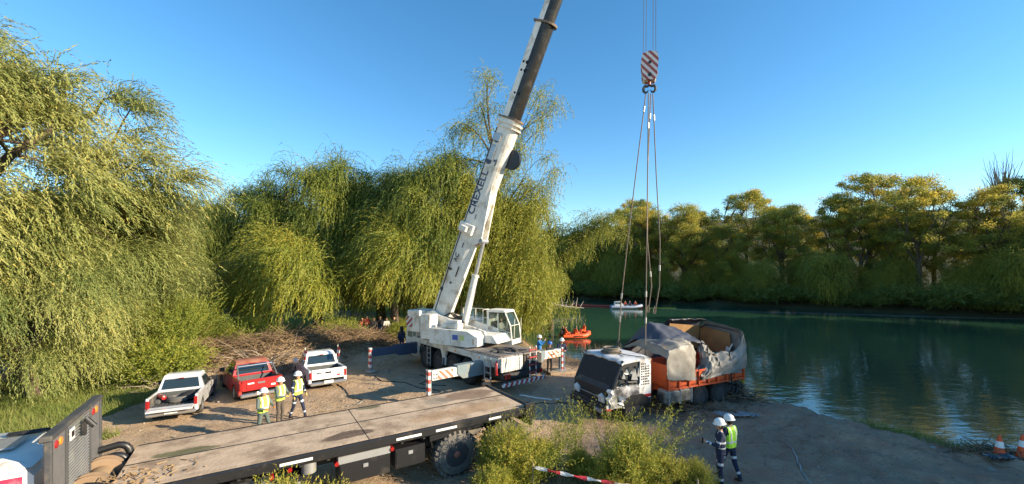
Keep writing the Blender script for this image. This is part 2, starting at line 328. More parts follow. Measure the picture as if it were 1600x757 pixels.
def water_material():
    m = bpy.data.materials.new('river_water'); m.use_nodes = True; t = m.node_tree; t.nodes.clear(); L = t.links.new
    out = nd(t, 'ShaderNodeOutputMaterial'); p = nd(t, 'ShaderNodeBsdfPrincipled', Roughness=.015, IOR=1.55); L(p.outputs[0], out.inputs[0])
    p.inputs['Base Color'].default_value = (.012, .115, .085, 1); p.inputs['Specular IOR Level'].default_value = .8
    tc = nd(t, 'ShaderNodeTexCoord'); mp = nd(t, 'ShaderNodeMapping'); L(tc.outputs['Object'], mp.inputs[0]); mp.inputs['Rotation'].default_value = (0, 0, R(-35)); mp.inputs['Scale'].default_value = (.7, 1.6, 1)
    n1 = nd(t, 'ShaderNodeTexNoise', Scale=.9, Detail=3.0, Distortion=.6); L(mp.outputs[0], n1.inputs[0])
    n2 = nd(t, 'ShaderNodeTexNoise', Scale=4.5, Detail=3.0, Distortion=.3); L(mp.outputs[0], n2.inputs[0])
    a = nd(t, 'ShaderNodeBump', Strength=.11, Distance=.16); L(n1.outputs[0], a.inputs['Height'])
    b = nd(t, 'ShaderNodeBump', Strength=.08, Distance=.04); L(n2.outputs[0], b.inputs['Height']); L(a.outputs[0], b.inputs['Normal']); L(b.outputs[0], p.inputs['Normal'])
    n3 = nd(t, 'ShaderNodeTexNoise', Scale=.05, Detail=4.0); L(tc.outputs['Object'], n3.inputs[0])
    x = nd(t, 'ShaderNodeMix', data_type='RGBA'); L(n3.outputs[0], x.inputs[0]); x.inputs[6].default_value = (.018, .052, .034, 1); x.inputs[7].default_value = (.036, .115, .068, 1); L(x.outputs[2], p.inputs['Base Color'])
    return m
X_, Y_ = np.meshgrid(np.linspace(-650, 650, 3), np.linspace(-75, 650, 3)); gridmesh('river', X_, Y_, X_*0+WZ, water_material())

# ------------------------------------------------------------------ foliage
def leafobj(name, P, D, L, W, tint, m, parent, quad=False, N=None):
    """one small face per leaf, from positions, directions, lengths, widths"""
    n = len(P); D = D/np.linalg.norm(D, axis=1, keepdims=True)
    S = np.cross(D, rng.normal(size=(n, 3)) if N is None else N/(np.linalg.norm(N, axis=1, keepdims=True)+1e-6)+rng.normal(size=(n, 3))*.38); S /= np.linalg.norm(S, axis=1, keepdims=True)+1e-9
    L = np.broadcast_to(L, (n,))[:, None]; W = np.broadcast_to(W, (n,))[:, None]
    if quad: V = np.stack([P, P+D*L*.45+S*W*.5, P+D*L, P+D*L*.45-S*W*.5], 1)
    else: V = np.stack([P-S*W*.5, P+S*W*.5, P+D*L], 1)
    k = V.shape[1]; me = bpy.data.meshes.new(name); me.vertices.add(n*k); me.vertices.foreach_set('co', V.astype(np.float32).ravel())
    me.loops.add(n*k); me.loops.foreach_set('vertex_index', np.arange(n*k, dtype=np.int32)); me.polygons.add(n)
    me.polygons.foreach_set('loop_start', np.arange(0, n*k, k, dtype=np.int32)); me.update(calc_edges=True)
    at = me.attributes.new('tint', 'FLOAT', 'FACE'); at.data.foreach_set('value', np.clip(tint, 0, 1).astype(np.float32)); me.materials.append(m)
    o = bpy.data.objects.new(name, me); C.objects.link(o); o.parent = parent; return o
def strands(S, D, n, step, droop, wind=(0, 0, 0), noise=.12, spread=.7):
    """leaf positions and directions along drooping twigs; n = steps per strand (array)"""
    P = S.copy(); D = D/np.linalg.norm(D, axis=1, keepdims=True); g = np.array([0, 0, -1.])*droop+np.array(wind); N = int(n.max()); oP = []; oD = []; oi = []
    for k in range(N):
        a = np.where(n > k)[0]
        D[a] = D[a]+g+rng.normal(size=(len(a), 3))*noise; D[a] /= np.linalg.norm(D[a], axis=1, keepdims=True)
        P[a] += D[a]*step; oP.append(P[a]+rng.normal(size=(len(a), 3))*.02); oD.append(D[a]+rng.normal(size=(len(a), 3))*spread*.6); oi.append(a)
    return np.concatenate(oP), np.concatenate(oD), np.concatenate(oi)
def limb(mb, a, b, r0, r1, bend=.15, n=5, k=6):
    a = Vector(a); b = Vector(b); L = (b-a).length; o = Vector(rng.normal(size=3))*L*bend; pts = []; rs = []
    for i in range(n+1):
        t = i/n; pts.append(a.lerp(b, t)+o*math.sin(t*math.pi)*.5+Vector((0, 0, L*.12*math.sin(t*math.pi)))); rs.append(r0+(r1-r0)*t)
    mb.tube(pts, rs, k); return pts
def crown_pts(n, rx, ry, zc, rz, low=-.55, shell=.55):
    out = []
    while len(out) < n:
        v = rng.normal(size=3); v /= np.linalg.norm(v)
        if v[2] < low: continue
        r = shell+(1-shell)*rng.random()**.6; lump = 1+.16*math.sin(3*math.atan2(v[1], v[0])+rx)+.1*math.sin(5*v[2]*2+ry)
        p = np.array([v[0]*rx*r*lump, v[1]*ry*r*lump, zc+v[2]*rz*r]); 
        if all(np.linalg.norm(p-q) > .55 for q in out[-60:]): out.append(p)
    return np.array(out)
def willow(root, h, rx, ry, clumps=110, per=55, ln=(14, 30), step=.11, leaf=(.17, .045), m='will', wind=(0, 0, 0), droop=.16, trunk=.4, clr=.9, fork=.28, low=-.55, tintb=.4, quad=False, spreadr=.58, minz=.25):
    mb = MB(); rz = h*.40; zc = h*.56
    top = (rng.normal()*.3, rng.normal()*.3, h*fork); mb.tube([(0, 0, -.6), (.05, 0, h*.1), top], [trunk*1.25, trunk, trunk*.85], 9)
    K = crown_pts(clumps, rx*clr, ry*clr, zc, rz, low)
    nl = 8; lims = []
    for i in range(nl):
        a = 2*math.pi*i/nl+rng.random()*.5; rr = .45+.3*rng.random()
        e = (math.cos(a)*rx*rr, math.sin(a)*ry*rr, h*(.55+.3*rng.random())); lims += limb(mb, top, e, trunk*.55, trunk*.18)[2:]
    A = np.array([tuple(p) for p in lims])
    for q in K:
        j = np.argmin(np.linalg.norm(A-q+np.array([0, 0, 1.0]), axis=1)); limb(mb, A[j], q, trunk*.14, .025, .1, 4, 4)
    mb.build('trunk', 'bark', root, 60)
    n = len(K)*per; ci = np.repeat(np.arange(len(K)), per); sz = rng.uniform(.6, 1.35, len(K))
    out = K-np.array([0, 0, zc*.8]); out /= np.linalg.norm(out, axis=1, keepdims=True)
    off = rng.normal(size=(n, 3))*np.array([spreadr, spreadr, spreadr*.45])*sz[ci][:, None]*.6
    S = K[ci]+off; D = out[ci]*.9+rng.normal(size=(n, 3))*.6+np.array([0, 0, .5])
    steps = rng.integers(ln[0], ln[1], n); P, Dd, oi = strands(S, D, steps, step, droop, wind, .10, .9 if m == 'low' else .38)
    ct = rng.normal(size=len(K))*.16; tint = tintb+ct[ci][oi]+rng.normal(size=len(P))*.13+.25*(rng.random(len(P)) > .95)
    keep = P[:, 2] > minz+.5*rng.random(len(P)); P = P[keep]; Dd = Dd[keep]; tint = tint[keep]
    kc = K[ci][oi][keep]; Nn = (P-kc)*np.array([1, 1, .15]); Nn /= np.linalg.norm(Nn, axis=1, keepdims=True)+.3
    No = P-np.array([0, 0, zc*.9]); No /= np.linalg.norm(No, axis=1, keepdims=True); Nn = Nn*.8+No*.6+np.array([0, 0, .25])
    leafobj('crown', P, Dd, rng.uniform(.7, 1.3, len(P))*leaf[0], leaf[1], tint, LF[m], root, quad, Nn); return root
def cottonwood(root, h, r, clumps=70, per=330, m='far', leaf=.26, trunk=.35, base=.30, flat=.7):
    mb = MB(); K = []; nl = 7
    mb.tube([(0, 0, -1), (.1, .05, h*.25), (-.1, .1, h*.5)], [trunk*1.2, trunk, trunk*.7], 7); tops = []
    for i in range(nl):
        a = 2*math.pi*i/nl+rng.random(); z0 = h*(.2+.3*rng.random()); rr = r*(.35+.35*rng.random())
        tops += limb(mb, (0, 0, z0), (math.cos(a)*rr, math.sin(a)*rr, h*(.6+.25*rng.random())), trunk*.5, trunk*.15)[2:]
    A = np.array([tuple(p) for p in tops])
    while len(K) < clumps:
        a = rng.random()*2*math.pi; z = base+(1-base)*rng.random()**.75; rr = r*math.sqrt(rng.random())*(1-.55*max(0, (z-.72)/.28)**1.6)*(1+.2*math.sin(3*a+h))
        p = np.array([math.cos(a)*rr, math.sin(a)*rr, z*h*.97]); K.append(p)
    K = np.array(K)
    for q in K: j = np.argmin(np.linalg.norm(A-q+np.array([0, 0, 1.5]), axis=1)); limb(mb, A[j], q, trunk*.14, .03, .12, 3, 4)
    mb.build('trunk', 'bark', root, 60)
    n = len(K)*per; ci = np.repeat(np.arange(len(K)), per); sz = rng.uniform(.6, 1.35, len(K))*r*.165
    v = rng.normal(size=(n, 3)); v /= np.linalg.norm(v, axis=1, keepdims=True); v *= rng.random((n, 1))**.5*(1+.3*np.abs(rng.normal(size=(n, 1)))); v[:, 2] *= .95
    v[:, 2] *= flat; P = K[ci]+v*sz[ci][:, None]; D = rng.normal(size=(n, 3))+np.array([0, 0, -.3])
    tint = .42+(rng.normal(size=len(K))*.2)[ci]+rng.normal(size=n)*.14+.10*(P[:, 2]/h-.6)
    leafobj('crown', P, D, rng.uniform(.7, 1.3, n)*leaf, leaf*.55, tint+.06, LF[m], root, N=v*np.array([1, 1, 2.2])+np.array([0, 0, .35])); return root
def shrub(root, n, r, hgt_, m='shrub', step=.06, leaf=(.09, .03), lean=(0, 0, 0), ns=(12, 26), stems=True, tintb=.45, droop=-.03, spread=1.1, quad=False):
    nc = max(6, n//45); ca = rng.random(nc)*2*math.pi; cr = np.sqrt(rng.random(nc))*r*.8; cz = rng.random(nc); q_ = rng.integers(0, nc, n)
    cx_ = np.cos(ca)[q_]*cr[q_]+rng.normal(size=n)*r*.10; cy_ = np.sin(ca)[q_]*cr[q_]+rng.normal(size=n)*r*.10; a = np.arctan2(cy_, cx_); rr = np.hypot(cx_, cy_); S = np.stack([np.cos(a)*rr, np.sin(a)*rr, (cz[q_]*.8+.2*rng.random(n))*hgt_*.6*(1-.5*np.minimum(1, rr/r))], 1)
    D = np.stack([np.cos(a)*rr/r*.8, np.sin(a)*rr/r*.8, np.full(n, 1.1)], 1)+rng.normal(size=(n, 3))*.28
    steps = rng.integers(ns[0], ns[1], n); P, Dd, oi = strands(S, D, steps, step, droop, lean, .07, spread); S0_ = S[oi]*np.array([1, 1, 1])
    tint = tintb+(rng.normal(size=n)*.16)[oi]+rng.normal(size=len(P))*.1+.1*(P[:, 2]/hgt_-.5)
    if stems:
        mb = MB()
        for i in range(26):
            a_ = rng.random()*6.28; e = (math.cos(a_)*r*.8*rng.random(), math.sin(a_)*r*.8*rng.random(), hgt_*(.3+.3*rng.random())); limb(mb, (e[0]*.3, e[1]*.3, -.1), e, .016, .006, .1, 4, 4)
        mb.build('stems', 'twig', root)
    leafobj('foliage', P, Dd, rng.uniform(.7, 1.3, len(P))*leaf[0], leaf[1], tint, LF[m], root, quad, (P-S0_)*1.0+P*np.array([1, 1, .3])*.8); return root
def tree_thing(name, label, x, y, group=None, rz=0, cat='tree', dz=0): return thing(name, label, cat, (x, y, H(x, y)+dz), rz, group)
def put_copy(src, x, y, rz, s, label, group, sz=None, dz=0):
    c = copy_tree(src); c.location = (x, y, H(x, y)+dz); c.rotation_euler = (0, 0, R(rz)); c.scale = (s, s, sz or s); c['label'] = label
    if group: c['group'] = group
    return c
WIND = (-.05, -.01, 0)
# left willows
t = tree_thing('willow_tree', 'huge wind-tossed yellow-green willow filling the left edge of the view', -24.3, 17.6, 'willows on the near bank')
willow(t, 16.6, 7.6, 7.2, 165, 100, (15, 32), .10, (.19, .045), 'left', (.055, 0, 0), .10, .55, tintb=.56, low=-.8, quad=False)
t = tree_thing('willow_tree', 'pale willow behind the huge left willow, above the yellow shrubs', -24.6, 24.0, 'willows on the near bank')
willow(t, 11.0, 4.0, 4.2, 76, 60, (14, 28), .11, (.17, .05), 'left', (.04, 0, 0), .12, .4, tintb=.45, low=-.8)
wl = tree_thing('willow_tree', 'fine-leaved willow curtain hanging nearly to the ground at the left edge', -21.0, 18.0, 'willows on the near bank', dz=-.6)
willow(wl, 8.6, 3.4, 3.2, 60, 130, (14, 30), .09, (.13, .03), 'left', (.03, 0, 0), .13, .3, tintb=.42, low=-.8, minz=.9)
# middle row, shade painted into a darker leaf tint: three built, others copied
G_ = 'willows on the near bank'
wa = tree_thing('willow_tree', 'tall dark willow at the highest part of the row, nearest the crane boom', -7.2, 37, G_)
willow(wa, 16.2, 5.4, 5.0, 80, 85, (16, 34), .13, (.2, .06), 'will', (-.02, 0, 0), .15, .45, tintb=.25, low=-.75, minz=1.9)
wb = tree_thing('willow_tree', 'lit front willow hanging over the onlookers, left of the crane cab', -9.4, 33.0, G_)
willow(wb, 9.6, 2.9, 2.6, 46, 95, (16, 32), .12, (.2, .055), 'will', (-.05, 0, 0), .13, .3, tintb=.52, low=-.35, minz=2.5)  # front willow: sunlight painted in as a lighter leaf tint
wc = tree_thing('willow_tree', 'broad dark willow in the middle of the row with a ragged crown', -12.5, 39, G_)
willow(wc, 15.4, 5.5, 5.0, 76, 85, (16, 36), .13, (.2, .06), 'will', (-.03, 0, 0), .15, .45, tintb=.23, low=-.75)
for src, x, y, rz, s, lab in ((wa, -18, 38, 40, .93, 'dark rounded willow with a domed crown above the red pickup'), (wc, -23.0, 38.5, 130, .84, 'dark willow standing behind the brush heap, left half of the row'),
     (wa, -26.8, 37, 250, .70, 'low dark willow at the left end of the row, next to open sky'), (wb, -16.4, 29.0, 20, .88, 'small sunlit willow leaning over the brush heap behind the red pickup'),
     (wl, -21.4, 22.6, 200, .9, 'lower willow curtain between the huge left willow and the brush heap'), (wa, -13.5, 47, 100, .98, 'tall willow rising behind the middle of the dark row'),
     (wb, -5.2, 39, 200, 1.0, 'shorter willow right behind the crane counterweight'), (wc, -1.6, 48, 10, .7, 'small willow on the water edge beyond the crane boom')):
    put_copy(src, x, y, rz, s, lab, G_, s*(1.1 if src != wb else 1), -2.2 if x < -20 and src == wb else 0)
# sparse tall willow behind the boom
def sparse(x, y, h, ends, label, curtains, group=G_, tb=.62):
    root = tree_thing('willow_tree', label, x, y, group); mb = MB(); P0 = (0, 0, -.5)
    stem = [P0, (.2, 0, h*.2), (-.1, .2, h*.45), (.4, 0, h*.7)]; mb.tube(stem, [.42, .34, .26, .12], 8); mb.tube([(.1, 0, 0), (-.8, -.3, h*.15), (-1.5, -.2, h*.4)], [.25, .2, .1], 7)
    S = []; 
    for (ex, ey, ez, w_) in ends:
        b = stem[2] if ez < h*.75 else stem[3]; pts = limb(mb, b, (ex, ey, ez), .13, .03, .12, 6, 5)
        for p in pts[2:]: S += [(p, w_)]
        for k in range(3):
            q = Vector((ex, ey, ez))+Vector(rng.normal(size=3))*.8; limb(mb, pts[4], q, .04, .015, .1, 3, 4); S += [(q, w_)]*2
    for c in curtains: S += [(Vector(c[:3]), c[3])]
    mb.build('trunk', 'bark', root, 60); st = []; dr = []; nn = []
    for p, w_ in S:
        k = int(34*w_); o = rng.normal(size=(k, 3))*np.array([.42, .42, .22]); st.append(np.array(tuple(p))+o); d = rng.normal(size=(k, 3))*.6+np.array([0, 0, .3]); dr.append(d); nn.append(rng.integers(6, int(9+11*w_), k))
    st = np.concatenate(st); dr = np.concatenate(dr); nn = np.concatenate(nn)
    P, Dd, oi = strands(st, dr, nn, .12, .2, WIND, .1, .4); leafobj('crown', P, Dd, rng.uniform(.7, 1.3, len(P))*.19, .055, tb+rng.normal(size=len(P))*.15, LF['will'], root)
    return root
cur = []
for i in range(150):
    a = rng.random(); cur.append((-.2+rng.normal()*2.1+a*.8, rng.normal()*1.4, 3.0+9.5*rng.random()**.9, 1.7))
for i in range(34): cur.append((2.6+rng.normal()*.8, -1.2+rng.normal()*.7, 2.6+3.6*rng.random(), 1.9))
sparse(-1.6, 35.5, 20, [(-2.6, 0, 18.4, .8), (-1.2, .4, 20.2, .5), (2.7, .3, 21.5, .5), (4.6, 0, 19.3, .9), (2.4, .5, 16.4, .9), (-3.4, .3, 15.2, 1), (.4, 0, 14.4, 1.2), (4.3, 0, 12.6, 1), (-2.4, 0, 13, 1.2), (3, 0, 10.5, 1.2), (-.5, 0, 22.3, .45), (2.8, 0, 13.8, .8)],
       'tall thin-crowned willow rising behind the crane boom with sky showing through', cur)
cur = [(rng.normal()*1.6-1.2, rng.normal()*1.2, 3+8*rng.random(), 1.5) for i in range(52)]+[(3.5+rng.normal()*1.2, -.5, 12.8+rng.normal()*.5, 1.1) for i in range(10)]
sparse(4.2, 46, 13, [(-2.5, 0, 14.2, 1), (-1.3, 0, 16.4, .9), (.4, 0, 13.6, 1), (3.4, -.5, 13.4, 1), (5.8, -1, 14.6, 1), (7.4, -1.2, 14.2, .8), (2.2, 0, 10.8, .8), (-2, 0, 11, 1), (0, 0, 8, .9)],
       'open willow right of the boom with one long limb reaching over the river', cur)

# far bank
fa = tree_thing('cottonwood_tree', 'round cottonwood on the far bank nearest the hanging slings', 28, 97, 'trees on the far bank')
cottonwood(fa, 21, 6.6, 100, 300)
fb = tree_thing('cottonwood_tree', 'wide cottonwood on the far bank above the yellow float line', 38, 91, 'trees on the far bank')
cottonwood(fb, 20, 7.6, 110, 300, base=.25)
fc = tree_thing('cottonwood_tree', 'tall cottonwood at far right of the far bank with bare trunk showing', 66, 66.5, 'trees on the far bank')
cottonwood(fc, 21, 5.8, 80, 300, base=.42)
fw = tree_thing('willow_tree', 'drooping green willow touching the far waterline below the slings', 25, 98.5, 'willows along the far waterline')
willow(fw, 10.5, 4.6, 4.2, 48, 60, (10, 20), .26, (.36, .13), 'low', droop=.17, trunk=.3, tintb=.62, low=-.9, minz=-.4)
fs = tree_thing('riverside_shrub', 'dark rounded shrub at the far waterline straight behind the grey boat', 21, 96.5, 'shrubs along the far waterline', cat='shrub')
shrub(fs, 900, 3.2, 3.4, 'low', .2, (.34, .14), ns=(6, 14), stems=False, tintb=.3, droop=.08)
def far_pt(u, off):    # point along the far shore (u in metres from its left end), off metres inland
    pts = [(-30, 116), (5, 104), (22, 95), (36, 86), (48, 77.5), (60, 67), (73, 58), (84, 50)]
    for a, b in zip(pts, pts[1:]):
        L = math.hypot(b[0]-a[0], b[1]-a[1])
        if u <= L or b == pts[-1]:
            dx, dy = (b[0]-a[0])/L, (b[1]-a[1])/L; return a[0]+dx*u-dy*off, a[1]+dy*u+dx*off
        u -= L
GF = 'trees on the far bank'; PLC = lambda x, y: 'left of the hanging slings' if x/y < .25 else ('between slings and red bed' if x/y < .42 else ('above the wrecked truck bed' if x/y < .56 else ('right of the wrecked truck' if x/y < .85 else ('above the open right water' if x/y < 1.1 else 'at the right edge')))); lab = ['cottonwood of the back row on the far bank, yellow top in the sun', 'cottonwood of the front row on the far bank with dark lower limbs']
k = 0
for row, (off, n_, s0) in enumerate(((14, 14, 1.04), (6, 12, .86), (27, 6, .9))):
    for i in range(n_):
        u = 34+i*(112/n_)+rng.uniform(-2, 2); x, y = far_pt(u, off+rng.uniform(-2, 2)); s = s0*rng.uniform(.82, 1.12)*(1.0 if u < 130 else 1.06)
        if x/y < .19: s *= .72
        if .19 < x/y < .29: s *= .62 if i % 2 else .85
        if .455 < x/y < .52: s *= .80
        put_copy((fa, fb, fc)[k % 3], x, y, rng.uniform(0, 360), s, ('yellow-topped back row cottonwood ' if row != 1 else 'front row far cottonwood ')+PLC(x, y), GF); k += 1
for i in range(24):
    x, y = far_pt(34+i*4.9+rng.uniform(-2, 2), 2.2+rng.uniform(-1, 1.5)+(4 if i % 3 == 0 else 0)); put_copy(fw, x, y, rng.uniform(0, 360), rng.uniform(.6, 1.15)*(1.12 if i % 3 == 0 else .75), 'drooping willow at the far waterline '+PLC(x, y), 'willows along the far waterline')
for i in range(34):
    x, y = far_pt(30+i*3.6+rng.uniform(-1, 1), .6+rng.uniform(-.5, 1.0)); put_copy(fs, x, y, rng.uniform(0, 360), rng.uniform(.6, 1.25), 'dark shrub overhanging the far waterline '+PLC(x, y), 'shrubs along the far waterline')
def ordinal(n): return str(n)+('th' if 10 <= n % 100 <= 20 else {1: 'st', 2: 'nd', 3: 'rd'}.get(n % 10, 'th'))
for g_, front in (('willows along the far waterline', 'drooping willow at the far waterline'), ('shrubs along the far waterline', 'dark shrub overhanging the far waterline'), (GF, None)):
    L_ = sorted([o for o in C.objects if o.get('group') == g_ and o not in (fa, fb, fc, fw, fs)], key=lambda o: o.location.x/o.location.y)
    for i, o in enumerate(L_): o['label'] = (({'w': 'drooping far bank willow', 's': 'dark far bank shrub'}[g_[0]]) if front else ' '.join(o['label'].split()[:4]))+', '+ordinal(i+1)+' from the left, '+PLC(o.location.x, o.location.y)
# trees on the river bend outside the frame on the right: their shade lies over the bank and the wrecked truck
for i in range(26):
    y = -22+(i % 13)*3.4; x = 68+(i//13)*6+rng.uniform(-1, 1); put_copy((fb, fa)[i % 2], x, y, rng.uniform(0, 360), 1.13, 'cottonwood on the river bend outside the view to the right', 'trees on the river bend', dz=0)
for i in range(8): put_copy((fb, fa)[i % 2], 73+rng.uniform(-1, 1), 21+i*3.3, rng.uniform(0, 360), .9, 'cottonwood on the river bend outside the view to the right', 'trees on the river bend')
for i in range(13): put_copy(fw, 67.5+rng.uniform(-1, 1), -22+i*3.4, rng.uniform(0, 360), 1.3, 'willow under the cottonwoods on the river bend', 'willows on the river bend')
# bare tree poking above
t = tree_thing('bare_tree', 'leafless pale tree poking above the far bank crowns at top right', 82, 68.5); mb = MB()
for i in range(60):
    a = rng.random()*6.28; b = Vector((math.cos(a)*.4, math.sin(a)*.4, 14+4*rng.random())); limb(mb, b, b+Vector((math.cos(a)*2.6*rng.random(), math.sin(a)*2.6*rng.random(), 5+2.5*rng.random())), .07, .015, .08, 4, 3)
mb.tube([(0, 0, -1), (0, 0, 10), (0, 0, 17)], [.4, .3, .15], 7); mb.build('branches', 'branch', t)

# ------------------------------------------------------------------ wheels
def wheel(parent, c, r, w_, tm='tyre', rm='rim', lugs=0, hub=None, Mx=None, side=1):
    """axle along y; side = +1 when the outer face looks to +y"""
    mb = MB(Mx); x, y, z = c; k = .1*r
    mb.lathe([(r*.56, -w_/2), (r*.86, -w_/2), (r*.97, -w_/2+k), (r, -w_/4), (r, w_/4), (r*.97, w_/2-k), (r*.86, w_/2), (r*.56, w_/2), (r*.52, w_/2-k), (r*.52, -w_/2+k), (r*.56, -w_/2)], (x, y, z), 'y', 32)
    for i in range(lugs):
        a = 2*math.pi*i/lugs; u = Vector((math.cos(a), 0, math.sin(a))); v = Vector((-u.z, 0, u.x)); o = Vector(c)
        for s in (-1, 1):
            p = o+u*r*.93; q = o+u*r*1.06; e = v*r*.055; sk_ = v*r*.05*s
            mb.hull([tuple(a_+b_+Vector((0, yy, 0))+(sk_ if yy == 0 else Vector())) for a_ in (p, q) for b_ in (e, -e) for yy in (0, s*w_*.5)])
    o = mb.build('wheel', tm, parent, 40)
    mb = MB(Mx); s = side
    mb.lathe([(r*.56, s*w_*.46), (r*.50, s*w_*.47), (r*.46, s*w_*.30), (r*.44, s*w_*.12), (r*.2, s*w_*.16), (r*.17, s*w_*.34), (0, s*w_*.36)], (x, y, z), 'y', 24)
    for i in range(8):
        a = 2*math.pi*i/8; mb.lathe([(r*.035, s*w_*.1), (r*.03, s*w_*.22), (0, s*w_*.22)], (x+r*.3*math.cos(a), y, z+r*.3*math.sin(a)), 'y', 6)
    rr = mb.build('rim', rm, o, 40)
    if hub: mb = MB(Mx); mb.lathe([(r*.16, s*w_*.3), (r*.15, s*w_*.5), (r*.08, s*w_*.56), (0, s*w_*.57)], (x, y, z), 'y', 14); mb.build('hub', hub, o)
    return o
def arch_panel(x0, x1, z0, z1, arches, n=10):    # side panel outline with wheel arches (cx, r) and flat bits
    pts = [(x0, z1), (x0, z0)]
    for cx, r, cz in arches:
        for i in range(n+1):
            a = math.pi-math.pi*i/n; px_, pz = cx+r*math.cos(a), cz+r*math.sin(a)
            pts.append((px_, max(z0, pz)))
    return pts+[(x1, z0), (x1, z1)]
# ------------------------------------------------------------------ pickups
def pickup(name, label, loc, rz, body, roofm, open_gate=False, flags=False, bar=False, s=.95, pitch=0, text=False):
    t = thing(name, label, 'pickup truck', loc, rz, 'pickups parked along the brush'); t.scale = (s, s, s); t.rotation_euler = (0, R(pitch), R(rz))
    mb = MB()
    for y in (-.9, .78):
        mb.prism(arch_panel(0, 5.1, .42, .98, [(1.12, .42, .40), (4.2, .42, .40)]), y, y+.12)
    mb.hull([(3.3, y, z) for y in (-.88, .88) for z in (.5, 1.08)]+[(5.0, y, .98) for y in (-.8, .8)]+[(5.2, y, .55) for y in (-.75, .75)]+[(5.2, y, .88) for y in (-.7, .7)])
    for y0, y1 in ((-.9, -.78), (.78, .9)): mb.box(0, 1.55, y0, y1, .96, 1.12, .03)
    mb.box(1.5, 1.6, -.85, .85, .5, 1.12, .02)
    mb.hull([(x, y, z) for x in (1.56, 3.4) for y in (-.89, .89) for z in (.45, 1.1)])
    mb.hull([(x, y*a, z) for (x, a, z) in ((1.58, .86, 1.08), (1.75, .70, 1.62), (2.75, .70, 1.66), (3.6, .84, 1.08)) for y in (-1, 1)])
    mb.build('body', body, t, 30)
    mb = MB(); mb.hull([(x, y*a, z) for (x, a, z) in ((1.70, .70, 1.62), (1.85, .66, 1.74), (2.65, .66, 1.76), (2.85, .69, 1.66)) for y in (-1, 1)]); mb.build('roof', roofm, t, 50)
    mb = MB(); mb.box(.02, 1.5, -.78, .78, .62, .68)
    for i in range(9): mb.box(.05, 1.5, -.68+i*.16, -.60+i*.16, .68, .70)
    for y in (-.79, .77): mb.box(.05, 1.5, y, y+.02, .68, 1.06)
    for y in (-.78, .58): mb.box(.78, 1.4, y, y+.2, .68, .88, .04)
    mb.box(1.48, 1.5, -.77, .77, .68, 1.06); mb.build('bed_liner', 'liner', t)
    mb = MB()
    if open_gate: mb.slab([(.02, -.78, .66), (.02, .78, .66), (-.46, .78, .60), (-.46, -.78, .60)], .06); mb.box(-.44, 0, -.66, .66, .63, .69)
    else:
        mb.box(-.04, .04, -.78, .78, .62, 1.13, .02); mb.box(-.06, -.03, -.62, .62, .70, 1.02, .012)
    g = mb.build('tailgate', [body], t, 30)
    if not open_gate: mb = MB(); mb.box(-.075, -.05, -.15, .15, .90, .99, .01); mb.build('handle', 'black' if body == 'pwhite' else 'chrome', g)
    mb = MB(); mb.box(-.18, .02, -.86, .86, .36, .52, .04); mb.box(-.2, -.1, -.3, .3, .5, .53); mb.build('bumper', 'chrome' if not text else 'alu', t)
    mb = MB(); mb.box(-.20, -.175, -.22, .22, .44, .57); mb.build('license_plate', 'hwhite', t)
    for y in (-.88, .76):
        mb = MB(); mb.box(-.05, .10, y-.005, y+.125, .68, 1.02, .02); mb.build('taillight', 'lamp', t)
    mb = MB(); mb.slab([(1.575, -.70, 1.16), (1.575, .70, 1.16), (1.73, .62, 1.58), (1.73, -.62, 1.58)], -.012); mb.build('rear_window', 'glass', t, 0)
    mb = MB(); mb.slab([(3.52, -.70, 1.14), (3.52, .70, 1.14), (2.86, .62, 1.60), (2.86, -.62, 1.60)], .03); mb.build('windscreen', 'glass', t, 0)
    for sy in (-1, 1):
        for x0, x1, xt0, xt1 in ((1.82, 2.42, 1.88, 2.40), (2.50, 3.30, 2.48, 2.78)):
            mb = MB(); mb.slab([(x0, sy*.865, 1.13), (x1, sy*.865, 1.13), (xt1, sy*.72, 1.56), (xt0, sy*.72, 1.56)], sy*-.02); mb.build('side_window', 'glass', t, 0)
        mb = MB(); mb.hull([(3.02+a, sy*(.95+b), 1.17+c) for a in (0, .12) for b in (0, .2) for c in (0, .17)]); mb.build('wing_mirror', body if body == 'pwhite' else 'black', t)
        mb = MB(); mb.box(2.1, 2.26, sy*.9-.012, sy*.9+.012, .88, .92, .005); mb.box(3.0, 3.16, sy*.9-.012, sy*.9+.012, .88, .92, .005); mb.build('door_handle', 'black', t)
        for x in (1.12, 4.2): wheel(t, (x, sy*.78, .38), .38, .25, 'tyre', 'rim', side=sy)
        for x, z0, z1 in ((1.60, .55, 1.08), (2.46, .5, 1.08), (3.36, .5, 1.02)): mb = MB(); mb.box(x-.008, x+.008, sy*.9-.004 if sy > 0 else -.905, sy*.9+.005 if sy > 0 else -.896, z0, z1); mb.build('panel_gap', 'black', t)
        mb = MB(); mb.box(.3, .72, sy*.9-.006, sy*.9+.006, .36, .52, .01); mb.build('mudflap', 'black', t)
    mb = MB(); mb.box(1.60, 1.64, -.10, .10, 1.60, 1.635, .005); mb.build('brake_lamp', 'lamp', t)
    for y in (-.36, .36): mb = MB(); mb.hull([(1.79+a, y+b, c) for a in (0, .08) for b, c in ((-.13, 1.0), (.13, 1.0), (.09, 1.38), (-.09, 1.38))]); mb.build('headrest', 'straw' if False else 'alu', t)
    mb = MB(); mb.box(.1, 5, -.7, .7, .35, .5); mb.build('underbody', 'dark', t)
    if not open_gate: mb = MB(); mb.box(-.066, -.058, .30, .56, .93, .99); mb.build('badge', 'black' if body == 'pwhite' else 'hwhite', g); mb = MB(); mb.box(-.066, -.058, -.58, -.40, .74, .82); mb.build('badge', 'lamp' if body == 'pwhite' else 'hwhite', g)
